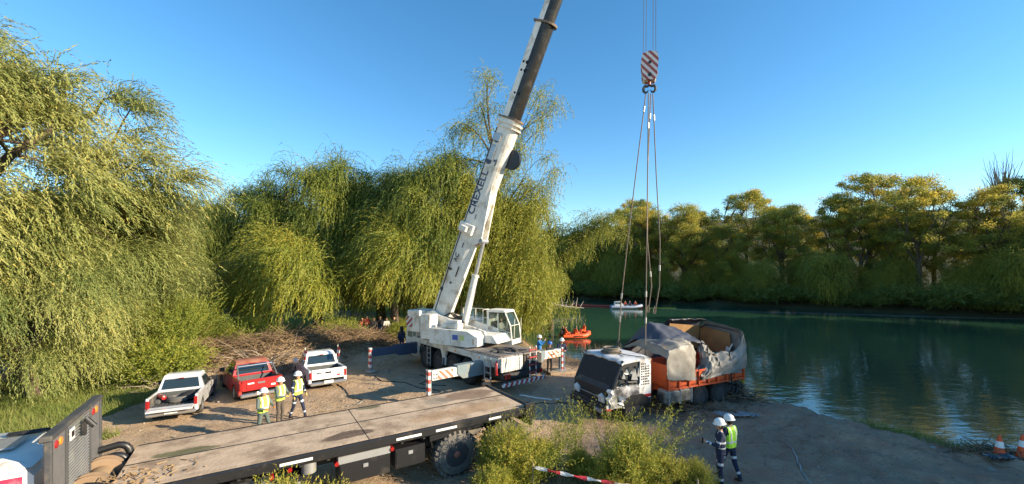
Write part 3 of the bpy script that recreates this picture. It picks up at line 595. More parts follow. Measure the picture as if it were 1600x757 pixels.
    if bar:
        mb = MB()
        for y in (-.80, .80): mb.tube([(.55, y, 1.10), (1.15, y*.93, 1.58), (1.42, y*.88, 1.62)], .035)
        mb.tube([(1.18, -.75, 1.585), (1.18, .75, 1.585)], .035); mb.build('sports_bar', 'chrome', t)
    if flags:
        for y in (-.80, .80):
            mb = MB(); mb.tube([(1.45, y, 1.0), (1.40, y*1.02, 2.15)], .014, 6)
            f = mb.build('flag_pole', 'alu', t); mb = MB(); P = []
            for i in range(6): P.append([(1.40-.07*i, y*1.02+.05*math.sin(i*1.3)+.012*j, 2.12-.11*i*.55-j*.14*(1-i*.12)) for j in range(6)])
            mb.grid(P); o = mb.build('flag', 'wr2', f, 60, th=.006)
    return t
def gz(x, y): return H(x, y)
p1 = pickup('pickup_truck', 'white pickup with its tailgate down and a spare tyre in the bed', (-12.75, 15.35, gz(-13.5, 16.5)-.02), 118, 'silver', 'pwhite', open_gate=True, s=.87, pitch=2.5)
p2 = pickup('pickup_truck', 'red pickup with chrome sports bar between two white pickups', (-10.95, 17.9, gz(-12, 19)-.06), 134, 'red', 'redroof', bar=True, s=.93, pitch=1.5)
p3 = pickup('pickup_truck', 'white pickup with two red and white flags on poles', (-8.75, 19.5, gz(-9.6, 21)-.06), 126, 'pwhite', 'pwhite', flags=True, s=.93, pitch=1.5)
t = p1; Mp = t.matrix_basis
def on1(x, y, z): return Mp @ Vector((x, y, z))
o = thing('spare_tyre', 'spare tyre lying in the open bed of the white pickup', 'tyre', on1(.95, -.05, .72), 118); mb = MB()
mb.lathe([(.2, 0), (.33, 0), (.37, .05), (.37, .15), (.33, .2), (.2, .2), (.2, 0)], n=26); q = mb.build('tyre', 'tyred', o); mb = MB(); mb.lathe([(.2, .03), (.19, .14), (.05, .1), (0, .1)], n=16); mb.build('rim', 'rim', q)
o = thing('fire_extinguisher', 'red extinguisher lying beside the spare tyre in the pickup bed', 'fire extinguisher', on1(1.05, .6, .95), 150); mb = MB(); mb.lathe([(0, -.28), (.08, -.26), (.09, .2), (.03, .27), (.02, .31), (0, .31)], ax='x', n=14); q = mb.build('cylinder', 'red', o); mb = MB(); mb.box(.29, .36, -.05, .03, -.03, .03, .01); mb.build('valve', 'black', q)
o = thing('tarpaulin_bundle', 'dark bundled cloth in the front corner of the pickup bed', 'bundle', on1(1.05, -.42, .72), 118); mb = MB(); mb.ell((0, 0, .12), (.38, .3, .2), 12)
mb.v = [(x*(1+.2*math.sin(9*y+5*x)), y*(1+.15*math.cos(8*z+4*x)), z) for x, y, z in mb.v]; mb.build('cloth', 'blk', o)

# ------------------------------------------------------------------ crane
crane = thing('mobile_crane', 'white telescopic mobile crane on outriggers with its boom raised over the river bank', 'mobile crane', (-.43, 20.15, 0), 130)
S0 = Vector((-2.0, 22.1, 0)); Ms = local(crane, Matrix.Translation(S0) @ Matrix.Rotation(R(-30.4), 4, 'Z'))
def cb(): return MB()
def sb(): return MB(Ms)
# carrier: x forward, +y the side towards the camera
mb = cb(); mb.box(-1.2, 8.0, -.75, .75, .55, 1.5, .03); mb.box(-1.2, 6.4, -1.1, 1.1, 1.3, 1.62); mb.build('chassis', 'dark', crane)
for sy in (1, -1):
    mb = cb(); y0, y1 = (1.22, 1.32) if sy > 0 else (-1.32, -1.22)
    poly = [(-1.3, 1.70), (-1.3, 1.28), (.45, 1.22), (.62, 1.2), (.85, 1.42), (3.15, 1.42), (3.3, 1.1), (3.3, .62), (3.62, .62), (3.62, 1.1), (3.8, 1.42), (6.15, 1.42), (6.35, 1.1), (6.45, .7), (6.55, .7), (6.55, 1.70)]
    mb.prism(poly, y0, y1); sp = mb.build('side_panel', 'cwhite', crane, 0)
    for x in (.1, 2.2, 5.2): mb = cb(); mb.box(x, x+.12, y0-.012, y1+.012, 1.50, 1.58, .01); mb.build('marker_lamp', 'alamp', sp)
    mb = cb(); mb.box(3.34, 3.58, y0-.01, y1+.01, .62, 1.0, .01); mb.build('locker_door', 'navy', sp)
    for x in (5.65, 4.15, 2.75, 1.35): wheel(crane, (x, sy*1.05, .64), .66, .42, 'tyre', 'darkrim', side=sy)
mb = cb(); mb.box(-1.3, 6.6, -1.31, 1.31, 1.70, 1.745); mb.box(-1.3, .9, -1.2, 1.2, 1.745, 1.775)
mb.build('deck', mat('worn_deck_plate', (.26, .23, .20), .7, dirt=(.13, .10, .08), damt=.5, bump=.3), crane)
mb = cb()
for i in range(7): mb.box(-.95+i*.26, -.90+i*.26, -1.1, 1.1, 1.775, 1.79)
for k in range(9):
    a = rng.random(3); mb.box(-1+a[0]*1.6, -.8+a[0]*1.6, -.9+a[1]*1.7, -.7+a[1]*1.7, 1.78, 1.80+.1*a[2], .01)
mb.build('deck_fittings', 'dark', crane)
for i in range(3):
    mb = cb(); mb.tube([(-.6+.35*i+.3*math.cos(a*.7), .1*i-.3+.45*math.sin(a*.9+i), 1.80) for a in range(9)], .025, 6); mb.build('deck_hose', 'black', crane)
# carrier cab
mb = cb(); mb.hull([(x, y, z) for (x, z) in ((6.72, .55), (6.72, 2.42), (7.95, 2.42), (8.15, 1.65), (8.2, .6)) for y in (-1.25, 1.25)]); cc = mb.build('carrier_cab', 'cwhite', crane, 30)
mb = cb(); mb.box(6.68, 7.9, -1.15, 1.15, 2.42, 2.50, .03); mb.build('roof', 'cwhite', cc)
for sy in (1, -1):
    mb = cb(); mb.box(7.25, 7.85, sy*1.255-.012, sy*1.255+.012, 1.62, 2.28); mb.box(6.8, 7.15, sy*1.255-.012, sy*1.255+.012, 1.72, 2.28); mb.build('side_window', 'ggl', cc, 0)
    mb = cb(); mb.box(6.8, 7.9, sy*1.256-.008, sy*1.256+.008, .62, 1.0, .02); mb.build('door_panel', 'steel', cc)
    mb = cb(); mb.tube([(8.0, sy*1.25, 2.2), (8.25, sy*1.5, 2.15)], .02); mb.box(8.18, 8.24, sy*1.5-.12, sy*1.5+.12, 1.75, 2.2, .03); mb.build('mirror', 'black', cc)
mb = cb(); mb.slab([(8.165, -1.1, 1.68), (8.165, 1.1, 1.68), (7.985, 1.1, 2.34), (7.985, -1.1, 2.34)], .015); mb.build('windscreen', 'ggl', cc, 0)
mb = cb(); mb.box(5.0, 6.5, -1.2, .1, 1.75, 2.3, .03); mb.box(5.2, 6.4, .25, 1.2, 1.75, 2.15, .03); mb.build('engine_cover', 'cwhite', crane)
mb = cb(); mb.box(5.3, 6.3, .27, 1.22, 1.8, 2.1); mb.build('engine_grille', 'black', crane)
# outriggers
for (x, sy, far) in ((0, 1, 0), (6.62, 1, 1), (0, -1, 0), (6.62, -1, 1)):
    y = lambda v: sy*v
    def bx(mb, x0, x1, a, b, z0, z1, bv=.02): mb.box(x0, x1, min(y(a), y(b)), max(y(a), y(b)), z0, z1, bv)
    mt = 'navy' if far and sy > 0 else 'steel'  # front camera-side outrigger: its shadow is painted in as navy
    mb = cb(); mb.hull([(xx, y(yy), z) for xx in (x-.17, x+.17) for yy, z in ((1.1, .80), (2.45, .80), (2.75, 1.05), (2.75, 1.42), (1.1, 1.42))]); ob = mb.build('outrigger_beam', mt, crane, 20)
    mb = cb(); bx(mb, x-.13, x+.13, 2.4, 4.0, .93, 1.34); ib = mb.build('inner_beam', mt if far and sy > 0 else 'cwhite', ob)
    if not (far and sy > 0):
        mb = cb()
        for sgn in (-1, 1): bx(mb, x+sgn*.135-.008, x+sgn*.135+.008, 2.95, 3.72, .95, 1.32, 0)
        mb.build('striped_panel', 'wr4', ob)
        mb = cb()
        for k in range(4): bx(mb, x-.15, x-.135, 3.75+(k % 2)*.13, 3.80+(k % 2)*.13, 1.0+.16*(k//2), 1.06+.16*(k//2), 0)
        mb.build('pin_hole', 'black', ob)
    mb = cb(); mb.tube([(x, y(4.05), .22), (x, y(4.05), 1.38)], .085, 14); mb.tube([(x, y(4.05), .12), (x, y(4.05), .55)], .055, 12); leg = mb.build('jack_leg', 'steel', ob)
    mb = cb(); bx(mb, x-.10, x+.10, 4.14, 4.165, .3 if x else .12, 1.42, 0); bx(mb, x-.125, x-.10, 4.06, 4.165, .3 if x else .12, 1.42, 0); mb.build('striped_guard', 'wr2', ob)
    mb = cb(); mb.lathe([(.34, .11), (.34, .15), (.1, .22), (0, .22)], (x, y(4.05), 0), 'z', 20); mb.build('foot_pad', 'alu', ob)
# rear of carrier
mb = cb(); mb.box(-1.44, -1.34, -.02, 1.26, 1.08, 1.72, .02); rp = mb.build('rear_panel', 'cwhite', crane)
mb = cb()
for i in range(9): mb.box(-1.455, -1.44, .04+i*.135, .055+i*.135, 1.1, 1.7)
for i in range(4): mb.box(-1.452, -1.44, 0, 1.24, 1.16+i*.15, 1.175+i*.15)
mb.build('grille_bars', 'alu', rp)
mb = cb(); mb.box(-1.42, -1.3, -1.25, -.1, 1.0, 1.68, .02); mb.box(-1.5, -1.3, -1.2, 1.2, .75, 1.0, .02); mb.build('rear_frame', 'dark', crane)
mb = cb(); mb.box(-1.62, -1.52, -1.3, 1.3, .46, .62, .01); mb.build('rear_bumper', 'wr3', crane)
for yy in (1.05, .9, -1.1):
    mb = cb(); mb.tube([(-1.52, yy, .8), (-1.52, yy, .98)], .09, 10); mb.build('tail_lamp', 'lamp', crane)
for yy in (1.36,):
    mb = cb(); mb.lathe([(0, .95), (.08, .97), (.085, 1.48), (.03, 1.56), (.02, 1.62), (0, 1.62)], (-1.2, yy, 0)); mb.build('gas_cylinder', 'red', crane)
def ladder(name, x0, y0, x1, y1, z0, z1, n, m, rr=.022):
    mb = cb(); mb.tube([(x0, y0, z0), (x0, y0, z1)], rr, 6); mb.tube([(x1, y1, z0), (x1, y1, z1)], rr, 6); ld = mb.build(name, m, crane)
    for i in range(n): mb = cb(); z = z0+(z1-z0)*(i+.5)/n; mb.tube([(x0, y0, z), (x1, y1, z)], rr*.9, 6); mb.build('rung', m, ld)
ladder('ladder', 4.72, 1.42, 5.10, 1.42, .35, 1.75, 5, 'alu'); ladder('ladder', -.95, 1.5, -.5, 1.5, .30, 1.72, 5, 'alu', .03)
ladder('ladder', -1.55, -.75, -1.55, -.35, .35, 2.1, 5, 'wr2', .03)
# superstructure: x towards the hook, -y the side towards the camera
mb = sb(); mb.lathe([(.95, 1.74), (.95, 1.86), (.8, 1.88), (.8, 2.0), (0, 2.0)], n=36); mb.build('slewing_ring', 'dark', crane)
mb = sb(); mb.hull([(x, y, z) for x, z in ((-3.0, 1.98), (-3.0, 2.5), (1.6, 2.35), (1.9, 1.98)) for y in (-.72, .72)]); mb.build('slewing_frame', 'cwhite', crane, 30)
mb = sb(); mb.hull([(-1.9, y, z) for y in (-1.5, -.75) for z in (1.82, 2.62)]+[(.6, y, z) for y in (-1.5, -.75) for z in (1.80, 2.60)]+[(1.1, y, z) for y in (-1.35, -.75) for z in (1.86, 2.30)]+[(.9, -.78, 2.55)]); sbx = mb.build('side_locker', 'cwhite', crane, 25)
mb = sb(); mb.box(-.35, .0, -1.515, -1.50, 2.12, 2.38, .005); mb.build('blue_logo', 'hblue', sbx); mb = sb(); mb.box(.12, .42, -1.515, -1.50, 2.12, 2.38, .005); mb.build('green_logo', mat('pale_green_print', (.55, .62, .25), .5), sbx)
mb = sb(); mb.box(-.5, -.48, -1.505, -1.50, 1.9, 2.55); mb.box(.62, 1.0, -1.43, -1.40, 1.95, 2.25, .01); mb.build('locker_seam', 'alu', sbx)
mb = sb(); mb.box(-1.3, -.2, -1.2, -.75, 2.62, 2.86, .03); mb.box(-1.1, -.3, -1.1, -.75, 2.86, 3.05, .03); mb.build('hydraulic_housing', 'cwhite', crane)
mb = sb(); mb.box(-2.6, -1.9, -1.45, -.78, 1.98, 3.30, .03); mb.box(-3.9, -2.95, -1.1, .1, 2.25, 3.45, .04); mb.box(-3.9, -2.95, .14, 1.25, 2.25, 3.25, .04); cw = mb.build('counterweight', 'cwhite', crane)
mb = sb(); mb.box(-3.93, -3.5, -1.13, -1.10, 2.5, 3.1); mb.build('striped_panel', 'wr', cw)
for y in (-.66, .56):
    mb = sb(); mb.prism([(-2.9, 2.3), (-2.95, 3.35), (-2.3, 3.45), (-1.9, 3.2), (1.05, 2.55), (1.2, 2.2)], y, y+.10); bp = mb.build('boom_bracket', 'cwhite', crane, 0)
    for rr_, c_ in ((.2, (-2.36, y, 3.0)), (.13, (.62, y, 2.55))): mb = sb(); mb.lathe([(rr_, -.03), (rr_, .13), (0, .13)], c_, 'y', 18); mb.build('pivot_pin', 'alu', bp)
mb = sb(); mb.lathe([(.35, -.5), (.35, -.45), (.27, -.44), (.27, .44), (.35, .45), (.35, .5)], (-1.35, 0, 2.78), 'y', 22); mb.build('winch_drum', 'grease', crane)
mb = sb(); pts = [(-1.7, 1.2, 2.4), (-1.7, 1.2, 3.5), (.1, 1.2, 3.5), (.1, 1.2, 2.4)]; mb.tube(pts, .022, 6); mb.tube([(-1.7, 1.2, 3.0), (.1, 1.2, 3.0)], .02, 6); mb.tube([(-.8, 1.2, 3.5), (-.8, 1.2, 2.4)], .02, 6); mb.tube([(.1, 1.2, 3.5), (.1, .62, 3.5), (.1, .62, 2.4)], .022, 6); mb.build('railing', 'cwhite', crane)
mb = sb(); mb.box(-1.8, .2, .78, 1.5, 2.0, 2.4, .03); mb.box(-1.6, -.4, .8, 1.3, 2.4, 2.95, .05); mb.build('platform', 'cwhite', crane)
for i in range(5):
    mb = sb(); mb.tube([(-1.9, -.4+.08*i, 3.1), (-1.4, -.45+.1*i, 3.35), (-.6, -.5+.06*i, 2.9), (.2, -.5, 2.5)], .02, 6); mb.build('hydraulic_hose', 'black', crane)
# operator cab
K = lambda pts: [(x+.35, y+.62, z) for x, y, z in pts]
pr = [(0, 1.75), (0, 3.42), (.25, 3.52), (1.15, 3.50), (1.5, 2.75), (1.62, 1.8)]
mb = sb(); mb.prism([(x+.35, z) for x, z in [(0, 1.75), (0, 3.40), (.14, 3.46), (.14, 2.5), (.55, 2.35), (.9, 1.98), (1.6, 1.98), (1.62, 1.75)]], .62, 1.58); oc = mb.build('operator_cab', 'cwhite', crane, 25)
mb = sb(); mb.hull([(x+.35, y, z) for x, z in ((.12, 2.0), (.12, 3.38), (1.10, 3.40), (1.45, 2.72), (1.54, 2.0)) for y in (.645, 1.555)]); mb.build('cab_glass', 'ggl', oc, 20)
mb = sb(); mb.hull([(x+.35, y, z) for x, z in ((-.02, 3.40), (.05, 3.54), (1.1, 3.53), (1.22, 3.42)) for y in (.60, 1.60)]); mb.build('roof', 'cwhite', oc, 30)
mb = sb()
for y in (.63, 1.57):
    mb.tube([(.35+1.17, y, 3.42), (.35+1.50, y, 2.74), (.35+1.60, y, 1.9)], .035, 6); mb.tube([(.35+.72, y, 3.40), (.35+.72, y, 2.1)], .022, 6); mb.tube([(.35+.72, y, 2.5), (.35+1.56, y, 2.35)], .015, 6)
mb.tube([(.35+1.50, .63, 2.72), (.35+1.5, 1.57, 2.72)], .02, 6); mb.tube([(.35+1.66, .75, 2.1), (.35+1.7, .75, 3.1)], .015, 6); mb.tube([(.35+1.66, 1.45, 2.1), (.35+1.7, 1.45, 3.1)], .015, 6); mb.build('window_frame', 'cwhite', oc)
mb = sb(); mb.tube([(1.62, .8, 3.0), (1.86, 1.0, 2.3)], .01, 5); mb.build('wiper', 'black', oc)
mb = sb(); mb.box(.25, 2.05, .5, 1.7, 1.66, 1.74, .02); mb.build('cab_step', 'dark', oc)
# boom
P0 = Vector((-4.04, 23.3, 3.0)); T = Vector((5.86, 17.48, 28.6)); bd = (T-P0).normalized(); bl = Vector((.505, .863, 0)).normalized(); bl = (bl-bd*bl.dot(bd)).normalized(); bt = bd.cross(bl)
Mw = Matrix.Identity(4)
for i in range(3): Mw[i][0] = bd[i]; Mw[i][1] = bl[i]; Mw[i][2] = bt[i]; Mw[i][3] = P0[i]
Mb = local(crane, Mw); BL = (T-P0).length
def section(name, x0, x1, hw, up, dn, top_m, bot_m, n=12):
    """box top with rounded belly; belly (grease) is a second material"""
    prof = [(-hw, 0), (-hw, up*.85), (-hw*.85, up), (hw*.85, up), (hw, up*.85), (hw, 0)]; bel = [(hw*math.cos(math.pi*i/n), -dn*math.sin(math.pi*i/n)) for i in range(1, n)]
    pts = prof+bel; k = len(pts); mb = MB(Mb); vs = [(x, y, z) for x in (x0, x1) for y, z in pts]
    for i in range(k):
        mb.cur = 1 if (5 <= i or i == k-1) else 0; 
        a, b = pts[i], pts[(i+1) % k]; mb.add([(x0, *a), (x1, *a), (x1, *b), (x0, *b)], [(0, 1, 2, 3)])
    mb.cur = 0; mb.add([(x0, *p) for p in pts], [tuple(range(k))]); mb.add([(x1, *p) for p in pts], [tuple(range(k))])
    return mb.build(name, [top_m, bot_m], crane, 40)
q1, q2 = .405*BL, .572*BL
section('boom_base_section', -.3, q1, .44, .46, .62, 'cwhite', 'cwhite')
section('boom_middle_section', q1, q2, .37, .38, .52, 'cwhite', 'grease')
section('boom_tip_section', q2, BL-.2, .31, .32, .45, 'cwhite', 'grease')
for x, k_ in ((q1-.5, .50), (q1-.28, .51), (q1-.05, .49), (q2-.05, .44)):
    mb = MB(Mb); pr_ = [(-k_, -.05), (-k_, k_*1.02), (k_, k_*1.02), (k_, -.05)]+[(k_*math.cos(math.pi*i/10), -.05-k_*1.38*math.sin(math.pi*i/10)) for i in range(1, 10)]
    mb.prism(pr_, x, x+.09, 'x'); mb.build('boom_collar', 'sling' if x > q1-.1 else 'cwhite', crane, 0)
mb = MB(Mb)
for x, z in ((13.7, .18), (14.1, .22), (12.6, .1), (6.8, .34), (9.3, .3), (5.2, .25)):
    hw = .37 if x > q1 else .44; mb.lathe([(.06, -hw-.012), (0, -hw-.012)], (x, 0, z), 'y', 10); mb.lathe([(.09, -hw-.006), (.03, -hw-.006)], (x, 0, z-.22), 'y', 10)
mb.build('pin_hole', 'black', crane)
mb = MB(Mb); mb.box(5.1, 5.65, -.62, -.44, -.45, .5, .03); mb.box(5.2, 5.5, -.85, -.5, -.2, .2, .03); mb.build('boom_clamp', 'cwhite', crane)
mb = MB(Mb); mb.box(2.9, 3.0, -.5, -.44, .1, .35, .01); mb.box(2.7, 3.3, -.46, -.44, -.35, -.28); mb.tube([(-.2, -.46, .2), (3, -.47, .3), (5, -.47, .32), (q1-.6, -.47, .36)], .025, 5); mb.build('cable_conduit', 'grease', crane)
mb = MB(Mb); mb.prism([(4.6, -.5), (7.9, -.45), (5.0, -1.0)], -.30, -.22); mb.prism([(4.6, -.5), (7.9, -.45), (5.0, -1.0)], .22, .30); mb.build('cylinder_bracket', 'cwhite', crane, 0)
mb = MB(Mb); mb.lathe([(.50, -.09), (.50, .09), (.40, .10), (.38, .05), (.1, .06), (.1, .12), (0, .12)], (9.5, .15, -.78), 'y', 28)
for i in range(9):
    a = 2*math.pi*i/9; mb.tube([(9.5+.1*math.cos(a), .26, -.78+.1*math.sin(a)), (9.5+.45*math.cos(a), .26, -.78+.45*math.sin(a))], .012, 4)
mb.build('hose_reel', 'black', crane)
mb = MB(Mb); mb.box(9.1, 9.9, -.5, -.44, -.05, .3, .03); mb.box(10.1, 10.5, -.52, -.44, -.1, .35, .02); mb.build('control_box', 'alu', crane)
# head and sheaves
mb = MB(Mb); mb.box(BL-.5, BL+.3, -.34, .34, -.9, .35, .03); mb.build('boom_head', 'cwhite', crane)
for i in range(4):
    y = -.24+.16*i; mb = MB(Mb); mb.lathe([(.30, -.03), (.26, 0), (.30, .03), (0, .03)], (BL+.12, y, -.75), 'y', 20); mb.build('sheave', 'alu', crane)
# lift cylinder
def wl(p): return crane_inv @ Vector(p)
crane_inv = local(crane, Matrix.Identity(4)); A = Vector((-2.62, 22.45, 2.7)); 
top = Mw @ Vector((5.05, 0, -.95)); mid = A.lerp(top, .60)
mb = MB(crane_inv); mb.tube([A, mid], .19, 16); mb.tube([mid-(top-A)*.02, mid+(top-A)*.005], .215, 16); lc = mb.build('lift_cylinder', 'cwhite', crane)
mb = MB(crane_inv); mb.tube([mid, top], .10, 12); mb.tube([top-bl*.3, top+bl*.3], .13, 12); mb.build('piston_rod', 'alu', lc)
mb = MB(crane_inv); mb.tube([A+Vector((.22, -.1, .3)), mid+Vector((.2, -.1, 0))], .02, 5); mb.build('cylinder_pipe', 'dark', lc)
# lettering
def text(name, s, size, Mx, m, parent, ext=.004, label=None):
    cu = bpy.data.curves.new(name, 'FONT'); cu.body = s; cu.size = size; cu.extrude = ext; cu.align_x = 'CENTER'; cu.align_y = 'CENTER'; cu.offset = size*.014
    tmp = bpy.data.objects.new('tmp', cu); C.objects.link(tmp); dg = bpy.context.evaluated_depsgraph_get(); me = bpy.data.meshes.new_from_object(tmp.evaluated_get(dg)); bpy.data.objects.remove(tmp)
    me.transform(Mx); me.materials.clear(); me.materials.append(M[m] if isinstance(m, str) else m); me.name = name
    o = bpy.data.objects.new(name, me); C.objects.link(o); o.parent = parent
    if label: o['label'] = label
    return o
Mt = Mb @ Matrix.Translation((7.35, -.452, .12)) @ Matrix.Rotation(R(90), 4, 'X')
text('lettering', 'CREXELL', .55, Mt @ Matrix.Diagonal((1.1, 1, 1, 1)), 'dye', crane)
text('small_lettering', 'AC 120', .15, Mb @ Matrix.Translation((3.6, -.452, .1)) @ Matrix.Rotation(R(90), 4, 'X'), 'dye', crane) if False else None
mb = MB(Mb)
for x, z, r in ((9.05, .15, .17), (9.15, -.18, .06), (10.15, .12, .13)): mb = MB(Mb); mb.lathe([(r, -.463), (r, -.453), (0, -.463)], (x, 0, z), 'y', 18); mb.build('boom_emblem', 'dye', crane)
text('small_lettering', 'AC', .34, Mb @ Matrix.Translation((3.7, -.452, .05)) @ Matrix.Rotation(R(90), 4, 'X'), 'dye', crane)
for x, z, w_, h_ in ((4.3, -.1, .3, .05), (6.0, -.25, .25, .04), (8.9, -.32, .35, .06), (1.6, .2, .2, .2), (2.2, -.2, .12, .12)): mb = MB(Mb); mb.box(x, x+w_, -.452, -.446, z, z+h_); mb.build('warning_label', 'dye', crane)
# hoist ropes
HB = Vector((5.87, 17.5, 14.95))
for i, (dx, dy) in enumerate([(-.30, -.1), (-.24, .08), (-.18, -.1), (-.12, .08), (.12, -.1), (.18, .08), (.24, -.1), (.30, .08)]):
    mb = MB(crane_inv); mb.tube([(HB.x+dx, HB.y+dy, HB.z-.2), (5.9+dx*.8, 17.4+dy, 27.9)], .011, 4); mb.build('hoist_rope', 'rope', crane)
# operator seat and operator
mb = sb(); mb.box(.7, 1.1, .85, 1.3, 2.1, 2.25, .04); mb.box(.62, .74, .85, 1.3, 2.2, 2.9, .04); mb.build('seat', 'black', oc)

# hook block
hb = thing('hook_block', 'crane hook block with red and white diagonal stripes hanging on wire ropes', 'hook block', (5.87, 17.5, 13.72), -14); hb.scale = (.84, .9, .92)
for y in (-.27, .21):
    mb = MB(); mb.prism([(-.36, 1.22), (-.42, .9), (-.34, .08), (-.22, 0), (.22, 0), (.34, .08), (.42, .9), (.36, 1.22), (0, 1.32)], y, y+.06); mb.build('side_plate', 'wr', hb, 0)
for i in range(4):
    mb = MB(); yy = -.15+.1*i; mb.lathe([(.36, -.03), (.32, 0), (.36, .03), (0, .03)], (0, yy, .78), 'y', 22); mb.build('sheave', 'alu', hb)
mb = MB(); mb.lathe([(.07, -.30), (.07, .30)], (0, 0, .78), 'y', 14); mb.lathe([(.09, -.29), (.09, .29)], (0, 0, .22), 'y', 14); mb.build('axle_pin', 'black', hb)
mb = MB(); mb.box(-.3, .3, -.2, .2, .05, .3, .03); mb.box(.36, .40, -.2, .2, .3, .38); mb.box(.34, .38, -.2, .2, .7, .78); mb.build('cross_head', 'cwhite', hb)
mb = MB(); mb.tube([(0, 0, .1), (0, 0, -.16)], .07, 10); mb.build('shank', 'lamp', hb)
for s in (-1, 1):
    mb = MB(); mb.tube([(0, 0, -.14)]+[(s*(.17+.13*math.cos(a)), 0, -.34+.16*math.sin(a)) for a in (2.2, 1.2, .4, -.4, -1.2, -2.0, -2.8)][:7], [.06, .06, .07, .07, .065, .055, .04, .02], 8); mb.build('hook', 'dark', hb)
# slings
def sling(label, pts, r=.022, ferr=()):
    o = thing('wire_sling', label, 'sling', pts[0], 0, 'wire slings under the hook'); b = Vector(pts[0]); P = [Vector(p)-b for p in pts]
    mb = MB(); mb.tube(P, r, 6); mb.build('wire', 'sling', o)
    for f in ferr:
        i = int(f); q = P[i].lerp(P[i+1], f-i); dd = (P[i+1]-P[i]).normalized(); mb = MB(); mb.tube([q-dd*.12, q+dd*.12], r*1.9, 8); mb.build('ferrule', 'rim', o)
    e = P[-1]; mb = MB(); mb.tube([e+Vector((0, 0, .34)), e+Vector((.06, 0, .15)), e+Vector((.03, 0, 0)), e+Vector((-.04, 0, .02)), e+Vector((-.06, 0, .16)), e+Vector((0, 0, .34))], r*.8, 5); mb.build('eye_loop', 'sling', o)
    return o
hk = (5.87, 17.5, 13.2)
sling('leftmost wire sling running down to the left side of the wrecked truck cab', [(5.72, 17.5, 13.2), (5.4, 17.52, 10.6), (5.05, 17.6, 7.6), (4.72, 17.7, 4.4), (4.60, 17.75, 2.3)], ferr=(.25, 2.95, 3.4))
sling('wire sling going straight down behind the cab of the wrecked truck', [(5.8, 17.4, 13.2), (5.68, 17.2, 8.5), (5.52, 16.9, 4.0), (5.40, 16.6, 2.0)], ferr=(.3, 1.85, 2.2))
sling('free wire sling hanging in the middle with its loose end above the tarpaulin', [(5.93, 17.5, 13.2), (5.80, 17.5, 10), (5.78, 17.5, 7), (5.96, 17.5, 5.0), (5.82, 17.5, 3.85)], ferr=(.3, 2.75,))
sling('rightmost free wire sling with a loose end', [(6.02, 17.5, 13.2), (6.16, 17.5, 9.8), (6.32, 17.5, 6.9), (6.30, 17.5, 5.0), (6.10, 17.5, 3.80)], ferr=(.3, 2.6,))
mats_ = 'timbers under the outrigger feet'
for (x, y, lab_, n_) in ((2.62, 22.8, 'timber mat under the outrigger foot where the blue-helmet man stands', 5), (-7.6, 22.7, 'timber mat under the shade-coloured outrigger beyond the pickups', 4), (-3.55, 17.5, 'timber mat under the nearest outrigger foot behind the flatbed', 4), (-1.6, 27.9, 'timber mat under the outrigger foot hidden behind the crane', 4)):
    o = thing('timber_mat', lab_, 'timber mat', (x, y, H(x, y)-.02), rng.uniform(-20, 20), mats_)
    for i in range(n_): mb = MB(); mb.box(-.75, .75, -.55+i*1.1/n_, -.55+(i+.93)*1.1/n_, .0, .13+.01*(i % 2), .015); mb.build('timber', 'wood', o)
    if x > 0:
        for i in (-.55, .55): mb = MB(); mb.box(i-.08, i+.08, -.6, .6, -.14, 0, .01); mb.build('bearer', 'wood', o)

# ------------------------------------------------------------------ wrecked truck (x forward, +y = driver's left; the camera sees its -y... far/near sides as built)
WR = thing('wrecked_truck', 'muddy wrecked white cab truck with orange cargo bed pulled from the river', 'truck', (3.02, 15.88, 0), 205)
# local x runs backwards negative from the bumper; near side to camera is +y after the 205 degree turn
def wb(): return MB()
WHs = [(-1.15, .52), (-4.95, .52), (-6.15, .52)]
mb = wb(); mb.box(-7.1, -.5, -.42, -.30, .55, .80, .02); mb.box(-7.1, -.5, .30, .42, .55, .80, .02); mb.box(-6.6, -4.4, -.8, .8, .42, .60, .03)
for x in (-2.4, -3.4, -4.4, -5.6, -6.9): mb.box(x-.06, x+.06, -.4, .4, .58, .78)
mb.build('chassis', 'dark', WR)
for x, r in ((-1.2, .50), (-4.7, .50), (-5.85, .50)):
    for sy in (-1, 1): wheel(WR, (x, sy*1.0, .46), r, .30, 'tyre', 'darkrim', side=sy)
# cab
roofz, W = 2.36, 1.20
mb = wb()
mb.hull([(-.05, y, .62) for y in (-W, W)]+[(-.10, y, 1.28) for y in (-W, W)]+[(-.32, y, 1.36) for y in (-W, W)]+[(-1.95, y, z) for y in (-W, W) for z in (.62, 1.36)]); cabb = mb.build('cab', mat('blackened_cab_shell', (.05, .05, .055), .4, dirt=(.50, .50, .52), damt=.55, dscale=1.7, bump=.3, bscale=5), WR, 25)
M['inner'] = mat('cab_interior', (.02, .02, .022), .8)
mb = wb(); mb.hull([(x, y, z) for x, z in ((-1.42, 1.3), (-1.95, 1.3), (-1.95, 2.28), (-1.42, 2.28)) for y in (-W, W)]); mb.box(-1.95, -1.38, W-.01, W+.004, .84, 1.4); rw = mb.build('rear_side_panel', 'wwhite', cabb, 20)
mb = wb(); mb.hull([(x, y, z) for x, z in ((-.20, 1.30), (-.62, 2.18), (-1.42, 2.22), (-1.42, 1.30)) for y in (-W+.06, W-.06)]); mb.build('cab_interior', 'inner', cabb, 0)
mb = wb(); P = []
for i in range(15):
    x = -.55-1.42*i/14; row = []
    for j in range(13):
        y = -W+2*W*j/12; e = abs(y)/W; row.append((x, y, roofz-.06*e**4-.04*(1-i/14)**3-.02*math.sin(9*y+x*4)*(.3+.7*(i < 5))-(.05 if (i == 0) else 0)))
    P.append(row)
mb.grid(P); mb.build('cab_roof', 'wwhite', cabb, 50, th=-.07)
